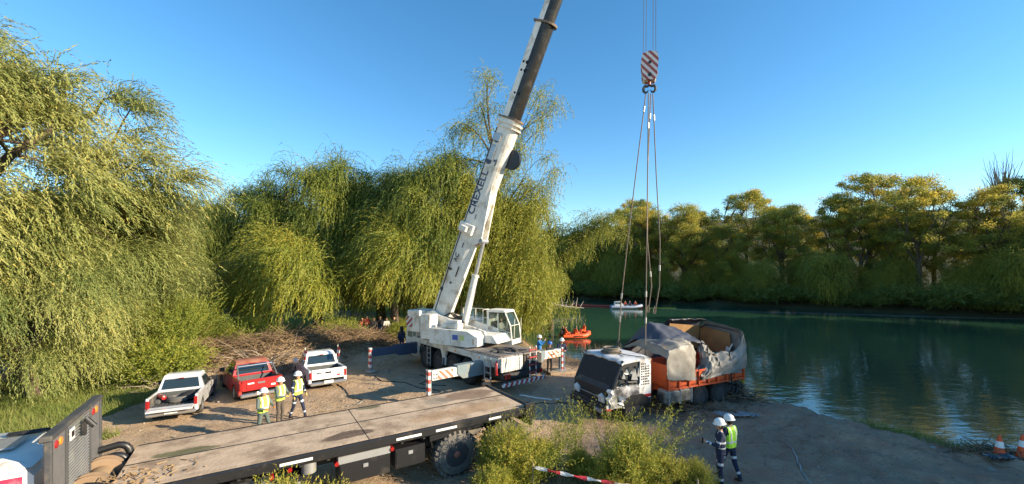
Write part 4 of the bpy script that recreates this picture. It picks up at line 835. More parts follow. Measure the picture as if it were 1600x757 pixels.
for y in (-W+.04, W-.04):
    mb = wb(); mb.tube([(-.16, y, 1.30), (-.40, y*.99, 1.80), (-.66, y*.97, 2.30)], .05, 8); mb.build('windscreen_pillar', 'black', cabb)
mb = wb(); mb.slab([(-.205, -1.10, 1.38), (-.205, 1.10, 1.38), (-.62, 1.06, 2.22), (-.62, -1.06, 2.22)], .012); mb.build('windscreen_dark_sheet', 'inner', cabb, 0)  # opaque black sheet paints in the dark behind the open windscreen
for k in range(9):
    a = rng.random(4); mb = wb(); y = -1.0+2.0*a[0]; z_ = 1.45+.6*a[1]; x = -.19-.44*(z_-1.38)/.84; mb.tube([(x, y, z_), (x+.03, y+.2*(a[2]-.5), z_-.15), (x+.05, y+.35*(a[2]-.5), z_-.3*a[3]-.1)], .012, 4); mb.build('hanging_trim', 'alu' if k % 3 == 0 else 'dark', cabb)
for y in (-.6, .55): mb = wb(); mb.box(-.52, -.42, y-.25, y+.25, 1.4, 1.74, .05); mb.build('seat_back', 'inner', cabb)
mb = wb(); mb.tube([(-.64, -1.12, 2.25), (-.58, 0, 2.27), (-.64, 1.12, 2.25)], .035, 6); mb.build('windscreen_header', 'wwhite', cabb)
mb = wb(); mb.hull([(-.1, y, 1.26) for y in (-1.05, 1.05)]+[(-.02, y, 1.22) for y in (-1.0, 1.0)]+[(-.22, y, 1.42) for y in (-1.05, 1.05)]); mb.build('dashboard_edge', 'black', cabb)
mb = wb(); mb.slab([(-.015, -1.08, .72), (-.015, 1.02, .72), (-.055, 1.02, 1.24), (-.055, -1.08, 1.24)], .03); gr = mb.build('grille', 'black', cabb, 0)
for i in range(4): mb = wb(); mb.box(.0-.01*i, .035-.01*i, -.7+.05*i, .55, .80+.10*i, .83+.10*i, .008); mb.build('grille_bar', 'alu' if i == 1 else 'black', gr)
for y0, m_ in ((-1.0, 'wwhite'), (.60, 'wwhite')):
    mb = wb(); mb.hull([(x, y0+a, z) for x in (-.02, .06) for a in (0, .36) for z in (.78, 1.0)]+[(-.02, y0+.1, 1.1)]); mb.build('broken_headlight_panel', m_, cabb)
mb = wb(); P = []
for i in range(10): P.append([(.06-.085*j+.05*math.sin(i*1.7+j*1.3), 1.10+.15*math.sin(j*1.1+.4)*(i/9)+.012*j+.03*math.sin(i*2.3+j), .60+(.085-.006*j)*i+.03*math.sin(j*2.1)) for j in range(9)])
mb.grid(P); mb.build('crumpled_corner_panel', 'wwhite', cabb, 30, th=.015)
mb = wb(); mb.box(-.10, .13, -1.22, 1.18, .36, .60, .04); bp = mb.build('bumper', 'black', cabb)
mb = wb(); mb.box(.12, .16, .45, 1.0, .40, .54, .02); mb.build('plate', 'alu', bp); mb = wb(); mb.box(-.1, .14, .9, 1.21, .56, .62, .02); mb.build('red_trim', 'red', bp)
mb = wb(); mb.box(-.05, .10, -1.15, 1.1, .60, .72, .03); mb.build('lower_valance', 'dark', cabb)
# door: crushed inwards, window gone
mb = wb(); P = []
for i in range(12):
    x = -.36-1.04*i/11; P.append([(x+.03*math.sin(j*1.9+i), 1.18-.16*math.sin(math.pi*i/11)*math.sin(math.pi*min(j/7, 1))+.04*math.sin(i*1.3+j*2), .66+.72*j/8) for j in range(9)])
mb.grid(P); dr = mb.build('crushed_door', bpy.data.materials['blackened_cab_shell'], cabb, 30, th=.02)
mb = wb(); P = []
for i in range(9): P.append([(-.45-.11*i+.04*math.sin(j*2+i*.7), 1.14+.05*math.sin(i*1.9+j*1.1), 1.36+.10*j+.02*math.sin(i*2)) for j in range(8)])
mb.grid(P); mb.build('shattered_side_glass', 'glass', dr, 0)
for k in range(7):
    a = rng.random(4); mb = wb(); x = -.5-.8*a[0]; mb.slab([(x, 1.23, 1.4+.5*a[1]), (x-.14-.1*a[2], 1.23, 1.42+.4*a[1]), (x-.08, 1.24, 1.75+.3*a[3])], .008); mb.build('torn_metal_strip', 'alu', dr, 0)
mb = wb(); mb.tube([(-.5, 1.18, 1.4), (-.75, 1.3, 1.55), (-1.2, 1.24, 1.5)], .02, 6); mb.build('window_rail', 'black', dr)
# perforated panel behind the door
mb = wb()
for i in range(5):
    for j in range(9):
        x = -1.50-.085*i; z = 2.12-.095*j
        if (i*3+j) % 11 == 7 or (i > 2 and j < 1): continue
        mb.box(x-.028, x+.028, W-.002, W+.006, z-.03, z+.03)
gp = mb.build('vent_slots', 'black', rw); gp['kind'] = 'stuff'
mb = wb(); mb.box(-1.95, -1.3, W-.01, W+.015, .86, .98, .01); mb.build('red_stripe', 'red', cabb); mb = wb(); mb.box(-1.72, -1.55, W+.012, W+.025, .78, .85); mb.build('plate_tag', 'hwhite', cabb)
mb = wb(); mb.hull([(x, y, z) for x, z in ((-.55, .62), (-.6, .85), (-1.0, 1.02), (-1.5, 1.02), (-1.9, .8), (-1.9, .62)) for y in (.7, W+.03)]); mb.build('mudguard', 'black', WR)
mb = wb(); mb.tube([(-1.2, -.4, roofz+.02), (-1.2, .6, roofz+.03), (-1.65, 1.15, roofz-.0), (-1.68, 1.22, 1.9)], .018, 5); mb.build('roof_cable', 'black', cabb)
o = thing('scrap_wheel', 'dirty wheel rim lying flat on the roof of the wrecked cab', 'wheel', WR.matrix_basis @ Vector((-1.12, -.12, roofz-.01)), 0); mb = MB()
mb.lathe([(.40, 0), (.42, .04), (.36, .07), (.40, .07)], n=28); mb.lathe([(.22, .05), (.34, .04), (.345, .08), (.31, .10), (.31, .17), (.345, .19), (.34, .22), (.28, .23), (.24, .2), (.22, .05)], n=28)
mb.build('rim', mat('muddy_rim', (.20, .17, .13), .8, dirt=(.10, .08, .06), damt=.5, bump=.4), o); mb = MB(); mb.lathe([(.05, .07), (.24, .10), (.1, .17), (0, .17)], n=16)
for i in range(6): a = i*1.05; mb.tube([(.02*math.cos(a), .02*math.sin(a), .18), (.26*math.cos(a), .26*math.sin(a), .19)], .015, 5)
mb.build('hub', 'black', o)
# cargo bed
BX0, BX1, BW = -2.75, -7.2, 1.24
mb = wb(); mb.box(BX1, BX0, -BW, BW, 1.0, 1.10); mb.box(BX1, BX0, -.5, -.35, .8, 1.0); mb.box(BX1, BX0, .35, .5, .8, 1.0); bedf = mb.build('cargo_bed', 'orange', WR)
def bedside(y0, y1, name):
    mb = wb(); mb.box(BX1, BX0, y0, y1, .98, 1.62, .01); sd = mb.build(name, 'orange', bedf)
    yo = y1 if y1 > 0 else y0; s = 1 if yo > 0 else -1
    mb = wb(); mb.box(BX1, BX0, min(yo, yo+s*.05), max(yo, yo+s*.05), 1.56, 1.64, .01); mb.box(BX1, BX0, min(yo, yo+s*.05), max(yo, yo+s*.05), .96, 1.03, .01); mb.build('side_rail', 'orange', sd)
    for i in range(9): x = BX0-.05-(BX0-BX1-.1)*i/8; mb = wb(); mb.box(x-.035, x+.035, min(yo, yo+s*.07), max(yo, yo+s*.07), .96, 1.64, .008); mb.build('side_stake', 'orange', sd)
    for i in range(8):
        x = BX0-.05-(BX0-BX1-.1)*(i+.5)/8; mb = wb(); mb.box(x-.2, x+.2, min(yo, yo+s*.02), max(yo, yo+s*.02), 1.24, 1.34, .01); mb.build('side_board', 'orange' if i < 2 else 'rim', sd)
bedside(BW-.05, BW, 'bed_side'); bedside(-BW, -BW+.05, 'bed_side')
mb = wb(); mb.box(BX0-.06, BX0, -BW, BW, .85, 1.95, .01); mb.build('bed_front_wall', 'orange', bedf); mb = wb(); mb.box(BX1-.02, BX1+.05, -BW, BW, .9, 1.75, .01); mb.build('bed_rear_wall', 'orange', bedf)
mb = wb(); mb.box(BX1-.06, BX1-.0, BW-.12, BW, .62, .9, .01); mb.build('reflector_tag', mat('yellow_tag', (.6, .4, .04), .5), bedf)
for x, zt in ((BX0-.1, 2.62), (-5.1, 2.75), (BX1+.08, 3.12)):
    mb = wb(); mb.tube([(x, -BW+.03, 1.5), (x, -BW+.08, zt-.35), (x, -BW*.5, zt-.02), (x, 0, zt-.05), (x, BW*.5, zt-.1), (x, BW-.12, zt-.2), (x, BW-.03, 1.5)], .03, 6); mb.build('canopy_bow', 'dark', bedf)
# tank and boxes between the axles
mb = wb()
mb.box(-4.15, -2.65, .72, 1.30, .40, .98, .10); ft = mb.build('fuel_tank', mat('muddy_aluminium', (.30, .28, .25), .45, .4, dirt=(.05, .045, .04), damt=.55, dscale=2.5), WR, 30)
for x in (-2.8, -3.4, -4.0): mb = wb(); mb.box(x-.03, x+.03, .70, 1.32, .38, 1.0, .02); mb.build('tank_strap', 'alu', ft)
for k in range(5): mb = wb(); mb.box(-2.75-.28*k, -2.95-.28*k, .8, 1.15, .985, 1.04, .015) if False else mb.box(-2.95-.28*k, -2.78-.28*k, .8, 1.15, .985, 1.04, .015); mb.build('tank_step', 'dark', ft)
for k in range(16):
    a = rng.random(6); mb = wb(); x = -2.2-5*a[0]; mb.box(x, x+.25+.3*a[1], .35+.5*a[2], .6+.5*a[2], .35+.3*a[3], .55+.35*a[3], .03); mb.build('underbody_box', 'dark', WR)
mb = wb()
for k in range(7): a = rng.random(4); mb.tube([(-6.4-.6*a[0], 1.0+.2*a[1], .95), (-6.7-.5*a[0], 1.15+.3*a[2], .7), (-6.6-.7*a[3], 1.2, .35)], .025, 5)
mb.build('hanging_strap', 'dark', WR)
mb = wb(); mb.box(-7.35, -7.2, -1.1, 1.1, .5, .62, .02); mb.box(-7.0, -6.6, .8, 1.15, .3, .6, .05); mb.build('rear_underrun_bar', 'dark', WR)
mb = wb(); mb.tube([(-6.2, 1.30, 2.2), (-6.25, 1.33, 1.5), (-6.35, 1.34, .6)], .03, 6); mb.build('strap', 'black', WR)
# tarpaulins: profiles across the bed at stations along it
def tarp(name, label, stations, parent_loc, m='tarp', amp=.05, nn=22, seed=0):
    o = thing(name, label, 'tarpaulin', (3.02, 15.88, 0), 205, 'tarpaulins on the wrecked truck'); P = []; ns = 30
    st = stations
    for i in range(ns+1):
        u = i/ns*(len(st)-1); a = min(int(u), len(st)-2); f = u-a; row = []
        A_, B_ = st[a], st[a+1]; k = len(A_[1]); f2 = f*f*(3-2*f)*.4+f*.6
        for j in range(nn+1):
            v = j/nn*(k-1); b = min(int(v), k-2); g = v-b
            pa = [A_[1][b][c]*(1-g)+A_[1][b+1][c]*g for c in (0, 1)]; pb = [B_[1][b][c]*(1-g)+B_[1][b+1][c]*g for c in (0, 1)]
            x = A_[0]*(1-f)+B_[0]*f; y = pa[0]*(1-f2)+pb[0]*f2; z = pa[1]*(1-f2)+pb[1]*f2
            nz = float(fbm(np.array([x*1.1+j*.1+seed]), np.array([j*.55+x*.6]), 1.0, 50+seed, 3)[0]); sag = -.05*math.sin(math.pi*f)*math.sin(math.pi*j/nn)
            fold = .05*abs(math.sin(j*.55+x*3.1+6*nz))-.02+.015*math.sin(j*2.3+x*9)
            row.append((x+nz*amp*1.2, y+nz*amp*2+fold*.6, z+sag+nz*amp*1.6+fold))
        P.append(row)
    mb = MB(); mb.grid(P); mb.build('cloth', m, o, 55, th=.012); return o
e = BW+.07
tarp('tarpaulin', 'front grey tarpaulin stretched like a tent wall over the orange bed', [
 (-2.66, [(-e, 2.2), (-.4, 2.45), (.5, 2.35), (e, 2.25), (e, 1.9), (e, 1.45)]),
 (-2.74, [(-.2, 2.75), (.3, 2.7), (.9, 2.62), (e+.01, 2.52), (e+.02, 2.0), (e+.02, 1.40)]),
 (-3.3, [(.55, 2.80), (.8, 2.78), (1.1, 2.76), (e+.02, 2.70), (e+.05, 2.1), (e+.05, 1.34)]),
 (-3.9, [(.75, 2.84), (1.0, 2.84), (1.15, 2.80), (e+.03, 2.68), (e+.10, 2.1), (e+.07, 1.28)]),
 (-4.15, [(1.0, 2.76), (1.1, 2.7), (1.2, 2.6), (e+.02, 2.4), (e+.02, 1.9), (e+.03, 1.25)])], None, amp=.03, seed=1)
tarp('tarpaulin', 'dark blue sloping top of the front tarpaulin', [
 (-2.72, [(.7, 2.64), (.2, 2.70), (-.5, 2.75), (-e, 2.3), (-e, 1.6)]), (-3.5, [(.85, 2.78), (.3, 3.0), (-.5, 3.42), (-e, 2.9), (-e, 1.6)]), (-4.2, [(.8, 2.74), (.3, 2.98), (-.5, 3.34), (-e, 2.8), (-e, 1.6)]), (-5.0, [(.9, 2.62), (.4, 2.86), (-.5, 3.1), (-e, 2.7), (-e, 1.6)])], None, 'tarpin', amp=.03, seed=5)
tarp('tarpaulin', 'torn grey flap slanting across the black gap in the bed cover', [
 (-4.5, [(e+.06, 1.24), (e+.10, 1.34), (1.25, 1.42), (1.0, 1.5)]),
 (-4.85, [(e+.08, 1.22), (e+.12, 1.5), (1.22, 1.68), (.95, 1.7)]),
 (-5.05, [(e+.08, 1.24), (e+.10, 1.7), (1.15, 2.2), (.8, 2.62)]),
 (-5.25, [(e+.09, 1.28), (e+.06, 1.8), (1.1, 2.3), (.7, 2.66)]),
 (-5.6, [(e+.08, 1.3), (e+.04, 1.75), (1.1, 2.1), (.85, 2.2)])], None, amp=.06, seed=2)
tarp('tarpaulin', 'grey drape hanging in folds over the rear half of the orange bed side', [
 (-5.5, [(e+.05, 1.34), (e+.09, 1.8), (1.12, 2.12), (.8, 2.16), (.5, 1.7)]),
 (-6.0, [(e+.08, 1.30), (e+.11, 1.8), (1.15, 2.26), (.85, 2.1), (.6, 1.6)]),
 (-6.5, [(e+.09, 1.34), (e+.09, 1.9), (1.18, 2.16), (.9, 2.0), (.7, 1.6)]),
 (-6.9, [(e+.06, 1.42), (e+.06, 2.0), (1.22, 2.36), (1.05, 2.2), (.9, 1.7)]),
 (-7.22, [(e+.02, 1.45), (e+.02, 2.2), (1.22, 2.92), (1.1, 3.0), (1.0, 2.95)])], None, amp=.07, seed=7)
tarp('tarpaulin', 'rear grey tarpaulin end pulled up over the last canopy bow', [
 (-7.20, [(e+.01, 2.0), (e-.05, 2.6), (1.08, 3.04), (.2, 3.16), (-.7, 3.28), (-e, 2.7)]),
 (-7.30, [(e+.02, 1.5), (e-.02, 2.3), (1.12, 2.96), (.2, 3.12), (-.7, 3.24), (-e, 2.0)]),
 (-7.34, [(e, 1.42), (e, 1.7), (1.0, 1.9), (.2, 1.9), (-.7, 1.9), (-e, 1.7)])], None, seed=3, amp=.02)
tarp('tarpaulin', 'dark far side tarpaulin behind the brown board inside the bed', [
 (-4.95, [(-.62, 3.42), (-.9, 3.40), (-e, 3.0), (-e, 1.6)]), (-6.2, [(-.66, 3.40), (-1.0, 3.36), (-e, 2.9), (-e, 1.6)]), (-7.22, [(-.7, 3.30), (-1.0, 3.22), (-e, 2.7), (-e, 1.6)])], None, 'tarpin', amp=.03, seed=4)
o = thing('brown_board', 'brown plywood board with a pale stain standing inside the rear of the bed', 'board', (3.02, 15.88, 0), 205); mb = MB(); mb.slab([(-5.15, -1.12, 1.9), (-7.1, -1.12, 1.9), (-7.12, -.98, 3.0), (-5.15, -.98, 3.22)], .03); b_ = mb.build('panel', 'board', o); mb = MB(); mb.slab([(-7.17, -1.0, 1.9), (-7.17, .7, 1.9), (-7.17, .6, 2.85), (-7.17, -.95, 3.0)], .03); mb.build('panel', 'board', o)
for k in range(9):
    a = rng.random(5); o = thing('wreckage_scrap', ['bent orange rail fragment in the torn middle of the bed', 'pale splintered scrap poking out of the torn tarpaulin'][k % 2], 'scrap', WR.matrix_basis @ Vector((-4.6-1.9*a[0]-.4*(k % 2), .6+.4*a[1], 1.4+.5*(k % 2))), rng.uniform(0, 360), 'scrap in the torn truck bed')
    mb = MB(); mb.tube([(0, 0, 0), (.25*(a[2]-.5), .3*(a[3]-.5), .3), (.7*(a[3]-.5), .5*(a[4]-.5), .55)], .03, 5); mb.slab([(0, 0, .1), (.2, .1, .15), (.25, .05, .4), (.05, -.1, .35)], .01); mb.build('fragment', ['orange', 'wcl'][k % 2], o)

# ------------------------------------------------------------------ flatbed truck; x forward (towards lower left of the view), +y = side facing the camera
FB = thing('flatbed_truck', 'long oilfield flatbed truck with worn deck and black side rail in the foreground', 'truck', (-.193, 13.47, 0), 212.5)
M['deckp'] = mat('worn_flatbed_deck', (.55, .41, .28), .8, var=.22, scale=2.2, bump=.6, bscale=14, dirt=(.24, .16, .10), damt=.55, dscale=1.6)
def deckstain():
    m = M['deckp']; t = m.node_tree; L = t.links.new; p = [n for n in t.nodes if n.type == 'BSDF_PRINCIPLED'][0]; cur = p.inputs['Base Color'].links[0].from_socket
    tc = [n for n in t.nodes if n.type == 'TEX_COORD'][0]; nz = nd(t, 'ShaderNodeTexNoise', Scale=2.2, Detail=5.0); L(tc.outputs['Object'], nz.inputs[0])
    def spot(cur, c, sc_, col, amt):
        mp = nd(t, 'ShaderNodeMapping', vector_type='TEXTURE'); L(tc.outputs['Object'], mp.inputs[0]); mp.inputs['Location'].default_value = c; mp.inputs['Scale'].default_value = sc_
        ln_ = nd(t, 'ShaderNodeVectorMath', operation='LENGTH'); L(mp.outputs[0], ln_.inputs[0])
        ad = nd(t, 'ShaderNodeMath', operation='MULTIPLY_ADD'); L(nz.outputs[0], ad.inputs[0]); ad.inputs[1].default_value = 1.1; L(ln_.outputs['Value'], ad.inputs[2])
        mr = nd(t, 'ShaderNodeMapRange'); mr.inputs[1].default_value = 1.62; mr.inputs[2].default_value = 1.38; mr.inputs[4].default_value = amt; L(ad.outputs[0], mr.inputs[0])
        x = nd(t, 'ShaderNodeMix', data_type='RGBA'); L(mr.outputs[0], x.inputs[0]); L(cur, x.inputs[6]); x.inputs[7].default_value = c4(col); return x.outputs[2]
    cur = spot(cur, (5.0, .55, 1.5), (.62, .25, 5), (.07, .04, .028), .9)
    cur = spot(cur, (1.0, -.8, 1.5), (1.1, .45, 5), (.15, .085, .05), .75)
    cur = spot(cur, (2.1, -.75, 1.5), (.5, .35, 5), (.25, .22, .17), .6)
    cur = spot(cur, (1.8, .5, 1.5), (1.6, .4, 5), (.42, .24, .11), .5)
    cur = spot(cur, (4.1, -1.3, 1.5), (.35, .14, 5), (.07, .085, .03), .85); cur = spot(cur, (8.3, -.4, 1.5), (.6, .22, 5), (.08, .09, .03), .85)
    w_ = nd(t, 'ShaderNodeMapping'); w_.inputs['Scale'].default_value = (.35, 9, 1); L(tc.outputs['Object'], w_.inputs[0]); n2 = nd(t, 'ShaderNodeTexNoise', Scale=2.6, Detail=9.0, Roughness=.7); L(w_.outputs[0], n2.inputs[0])
    mr = nd(t, 'ShaderNodeMapRange'); mr.inputs[1].default_value = .47; mr.inputs[2].default_value = .66; mr.inputs[4].default_value = .7; L(n2.outputs[0], mr.inputs[0])
    x = nd(t, 'ShaderNodeMix', data_type='RGBA'); L(mr.outputs[0], x.inputs[0]); L(cur, x.inputs[6]); x.inputs[7].default_value = c4((.30, .215, .145)); L(x.outputs[2], p.inputs['Base Color'])
deckstain()
YN, YF = 1.12, -1.38    # near and far edges
ymid = -.22
for (x0, x1) in ((0, 4.62), (4.635, 9.33)):
    for (a, b) in ((YF, ymid-.022), (ymid+.022, YN)): mb = MB(); mb.box(x0+.01, x1, a, b, 1.44, 1.50); mb.build('deck_plate', 'deckp', FB)
for (x0, x1, a, b) in ((.02, 9.32, ymid-.026, ymid+.026), (4.61, 4.644, YF+.01, YN-.01)): mb = MB(); mb.box(x0, x1, a, b, 1.43, 1.5025 if x1 > 9 else 1.489); mb.build('deck_seam', 'black', FB)
for (a, b) in ((YN-.0, YN+.13), (YF-.10, YF)):
    mb = MB(); mb.box(.1, 9.33, a+.002, b, 1.28, 1.506, .03); mb.build('side_rail', 'black', FB)
mb = MB(); mb.box(0, 9.3, YF+.05, YN-.02, 1.30, 1.425); 
for y in (-.45, .30): mb.box(.2, 13.5, y, y+.14, .85, 1.25)
for i in range(16): mb.box(.3+i*.58, .36+i*.58, YF+.05, YN, 1.2, 1.3)
mb.build('subframe', 'dark', FB)
for x0, x1 in ((.95, 1.35), (2.35, 2.95), (3.35, 4.0), (5.9, 6.55), (8.2, 8.75)):
    mb = MB(); mb.box(x0, x1, YN+.13, YN+.137, 1.36, 1.42); mb.build('reflective_strip', 'hwhite', FB)
mb = MB(); mb.tube([(-.10, YF-.06, 1.46), (-.10, YN+.1, 1.46)], .085, 16); mb.build('tail_roller', 'grease', FB)
for y in (YF-.12, YN+.12): mb = MB(); mb.box(-.28, .12, y-.04, y+.04, 1.15, 1.62, .03); mb.build('roller_bracket', 'black', FB)
mb = MB(); mb.box(-.2, .0, YF, YN, .95, 1.3, .03); mb.box(-.24, -.1, .7, 1.2, .9, 1.1, .03); mb.build('rear_crossmember', 'black', FB)
for x, l in ((2.31, 18), (.75, 18)):
    for sy in (1, -1): wheel(FB, (x, (1.0 if sy > 0 else -1.2), .60), .61, .42, 'tyred', 'darkrim', lugs=26, hub='redhub', side=sy)
for x in (9.9,):
    for sy in (1, -1): wheel(FB, (x+2.2, sy*1.0, .60), .58, .38, 'tyre', 'darkrim', side=sy)
def tbox(x0, x1, z0, z1, lab=None):
    mb = MB(); mb.box(x0, x1, .62, 1.12, z0, z1, .015); b_ = mb.build('toolbox', 'black', FB); mb = MB(); mb.box(x0+.03, x1-.03, 1.12, 1.132, z0+.04, z1-.05, .006); d_ = mb.build('lid', 'black', b_)
    mb = MB(); mb.box((x0+x1)/2-.06, (x0+x1)/2+.06, 1.132, 1.15, z1-.18, z1-.09, .006); mb.build('latch', 'alu', d_)
tbox(3.2, 4.0, .58, 1.08); tbox(4.12, 5.32, .55, 1.03); tbox(5.9, 6.5, .50, .98)
mb = MB(); mb.box(4.12, 5.35, .95, 1.14, 1.04, 1.22, .01); mb.build('steel_channel', 'alu', FB)
for x, z in ((4.08, 1.14), (5.38, 1.08), (6.35, 1.2), (6.7, 1.12)): mb = MB(); mb.tube([(x, 1.0, z), (x, 1.17, z)], .05, 10); mb.build('marker_lamp', 'lamp', FB)
mb = MB(); mb.tube([(5.95, .95, .98), (5.95, .95, 1.26)], .16, 18); mb.build('filter_canister', 'alu', FB)
mb = MB(); mb.lathe([(0, -.35), (.15, -.3), (.19, -.15), (.19, .25), (.12, .34), (0, .36)], (6.85, .95, .62), 'z', 18); mb.build('air_tank', 'alu', FB)
mb = MB(); mb.box(7.1, 8.2, .55, 1.1, .6, 1.1, .08); mb.build('fuel_tank', 'dark', FB)
mb = MB(); mb.tube([(3.05, 1.02, 1.3), (2.95, 1.05, .75)], .02, 6); mb.hull([(x, y, z) for x, z in ((1.5, 1.28), (3.1, 1.28), (3.1, 1.12), (2.9, 1.2), (1.6, 1.2)) for y in (.75, 1.2)]); mb.build('mudguard', 'black', FB)
# winch bay, hoops, headboard
mb = MB(); mb.box(9.33, 10.5, -1.1, .95, .85, 1.02, .03); mb.box(9.3, 9.4, -1.3, 1.1, .9, 1.42, .02); mb.build('winch_bay_floor', 'dark', FB)
wn = None
mb = MB(); mb.lathe([(.12, -.75), (.12, .25)], (9.75, 0, 1.25), 'y', 18); mb.lathe([(.22, -.6), (.22, .1)], (9.75, 0, 1.25), 'y', 22); wn = mb.build('winch_drum', mat('wound_rope', (.30, .20, .11), .8, bump=.6, bscale=25), FB)
for y in (-.78, -.62, .10, .26): mb = MB(); mb.lathe([(.36, -.02), (.36, .02), (.1, .025)], (9.75, y, 1.25), 'y', 26); mb.build('drum_flange', mat('rusty_flange', (.28, .19, .12), .7, dirt=(.12, .1, .08), damt=.4) if y < -.7 else bpy.data.materials['rusty_flange'], wn)
mb = MB(); mb.box(9.55, 9.88, .30, .50, 1.0, 1.45, .03); mb.build('winch_gearbox', 'dark', FB)
for y in (-1.22, .62, -.95, .95):
    big = abs(y) > 1 or y == .95; zt = 1.66 if big else 1.52; mb = MB(); pts = [(9.96, y, zt-.06)]+[(9.62-.20*math.sin(a), y, zt-.22+.22*math.cos(a)) for a in (0, .35, .7, 1.05, 1.57)]+[(9.42, y, .95)]
    mb.tube(pts, .075, 12); mb.build('guard_hoop', 'navy' if False else 'black', FB)
for i in range(2):
    mb = MB(); mb.tube([(9.6, .55, 1.1), (9.9, .7+.05*i, 1.5), (10.2, .4+.1*i, 1.35), (10.35, 0, 1.5)], .03, 6); mb.build('hose', 'black', FB)
hx = 9.92; mb = MB(); mb.box(hx, hx+.10, -1.36, -1.28, 1.0, 2.73, .015); mb.box(hx, hx+.10, 1.36, 1.44, 1.0, 2.73, .015); mb.box(hx-.01, hx+.16, -1.38, 1.46, 2.72, 2.82, .02); mb.box(hx, hx+.1, -1.28, 1.36, 1.0, 1.12, .01)
for y in (-.62, .66): mb.box(hx, hx+.10, y, y+.07, 1.1, 2.72, .01)
hbd = mb.build('headboard', mat('grey_headboard_steel', (.075, .078, .085), .5, .3, dirt=(.2, .17, .13), damt=.3), FB)
M['treadp'] = mat('tread_plate', (.24, .24, .25), .45, .5, bump=.8, bscale=60, dirt=(.3, .27, .22), damt=.2)
for a, b in ((-1.27, -.63), (.74, 1.35)):
    mb = MB(); mb.box(hx+.03, hx+.055, a, b, 1.12, 2.71); tp = mb.build('tread_plate', 'treadp', hbd)
    for k in range(2): mb = MB(); mb.lathe([(.075, 0), (.06, .02), (0, .025)], (0, 0, 0), 'x', 16); mb.v = [(hx+.03-x, (a+b)/2-.1+.19*k+y, 2.58+z) for x, y, z in mb.v]; mb.build('lamp', 'alamp' if k == 0 else 'lamp', tp)
    for i in range(7):
        for j in range(18): pass
for i in range(26): mb = MB(); z = 1.14+i*.062; mb.box(hx+.02, hx+.05, -.55, .66, z, z+.028, .004); mb.build('louvre', 'alu', hbd)
mb = MB(); mb.box(hx-.08, hx, -.02, .06, 2.35, 2.62, .02); mb.tube([(hx-.06, .0, 2.68), (hx-.2, .02, 2.5)], .05, 10); mb.build('work_lamp', 'black', hbd)
mb = MB(); mb.box(hx-.015, hx, .40, .62, 2.45, 2.66); mb.build('number_plate', 'hwhite', hbd); mb = MB(); mb.box(hx-.02, hx-.014, .44, .58, 2.50, 2.61); mb.build('plate_print', 'black', hbd)
# cab of the flatbed truck
mb = MB(Matrix.Translation((-.40, 0, 0))); mb.hull([(x, y, z) for x, z in ((10.62, .8), (10.62, 2.10), (10.75, 2.26), (12.6, 2.30), (12.9, 1.6), (14.0, 1.45), (14.1, .7)) for y in (-1.12, 1.12)]); fc_ = mb.build('truck_cab', 'white', FB, 25)
mb = MB(Matrix.Translation((-.40, 0, 0))); mb.hull([(x, y, z) for x, z, in ((10.66, 2.24), (12.55, 2.29)) for y in (-1.08, 1.08)]+[(x, y, z+.1) for x, z, in ((10.8, 2.22), (12.4, 2.30)) for y in (-.95, .95)]); mb.build('cab_roof', 'white', fc_, 40)
mb = MB(Matrix.Translation((-.40, 0, 0))); mb.box(11.1, 12.0, -.35, .35, 2.38, 2.42, .02); mb.build('roof_hatch', 'alu', fc_); mb = MB(Matrix.Translation((-.40, 0, 0))); mb.box(10.9, 11.5, -.62, -.52, 2.37, 2.45, .03); mb.build('roof_lamp_bar', 'black', fc_)
mb = MB(Matrix.Translation((-.40, 0, 0))); mb.box(10.75, 11.35, 1.12, 1.14, 1.2, 2.12, .01); mb.build('decal_panel', 'pink', fc_); mb = MB(Matrix.Translation((-.40, 0, 0))); mb.box(11.45, 12.4, 1.12, 1.14, 1.0, 2.1, .01); mb.build('door', 'pink', fc_)
mb = MB(Matrix.Translation((-.40, 0, 0))); mb.box(11.5, 12.3, 1.14, 1.15, 1.55, 2.05); mb.build('side_window', 'glass', fc_)

# ------------------------------------------------------------------ people
def cap(mb, a, b, ra, rb, n=8):
    a, b = Vector(a), Vector(b); pts = []
    for c, r in ((a, ra), (b, rb)):
        for i in range(n//2+1):
            th = math.pi*i/(n//2)
            for k in range(n):
                ph = 2*math.pi*k/n; pts.append(tuple(c+Vector((math.sin(th)*math.cos(ph), math.sin(th)*math.sin(ph), math.cos(th)))*r))
    mb.hull(pts)
POSES = dict(
 stand={}, 
 armsfront={'elL': (.12, .27, 1.12), 'wrL': (.30, .12, 1.12), 'elR': (.12, -.27, 1.12), 'wrR': (.30, -.10, 1.10)},
 phone={'elL': (.18, .25, 1.22), 'wrL': (.34, .10, 1.48), 'elR': (.18, -.25, 1.22), 'wrR': (.34, -.08, 1.48)},
 stride={'knL': (.16, .10, .50), 'anL': (.24, .12, .09), 'knR': (-.08, -.10, .49), 'anR': (-.22, -.12, .10), 'elL': (.02, .27, 1.16), 'wrL': (.16, .24, .93)},
 wide={'knL': (.05, .18, .50), 'anL': (.08, .28, .09), 'knR': (-.02, -.14, .49), 'anR': (-.04, -.20, .09), 'elL': (.10, .27, 1.14), 'wrL': (.30, .18, 1.10), 'elR': (.08, -.27, 1.14), 'wrR': (.26, -.14, 1.08)},
 radio={'elR': (.06, -.26, 1.13), 'wrR': (.02, -.28, .88), 'elL': (.08, .24, 1.14), 'wrL': (.34, .16, 1.20)},
 sit={'hipz': .25, 'knL': (.42, .14, .36), 'anL': (.50, .14, .02), 'knR': (.42, -.14, .36), 'anR': (.50, -.14, .02), 'elL': (.10, .26, .48), 'wrL': (.34, .20, .44), 'elR': (.10, -.26, .48), 'wrR': (.34, -.2, .42), 'seat': .69},
)
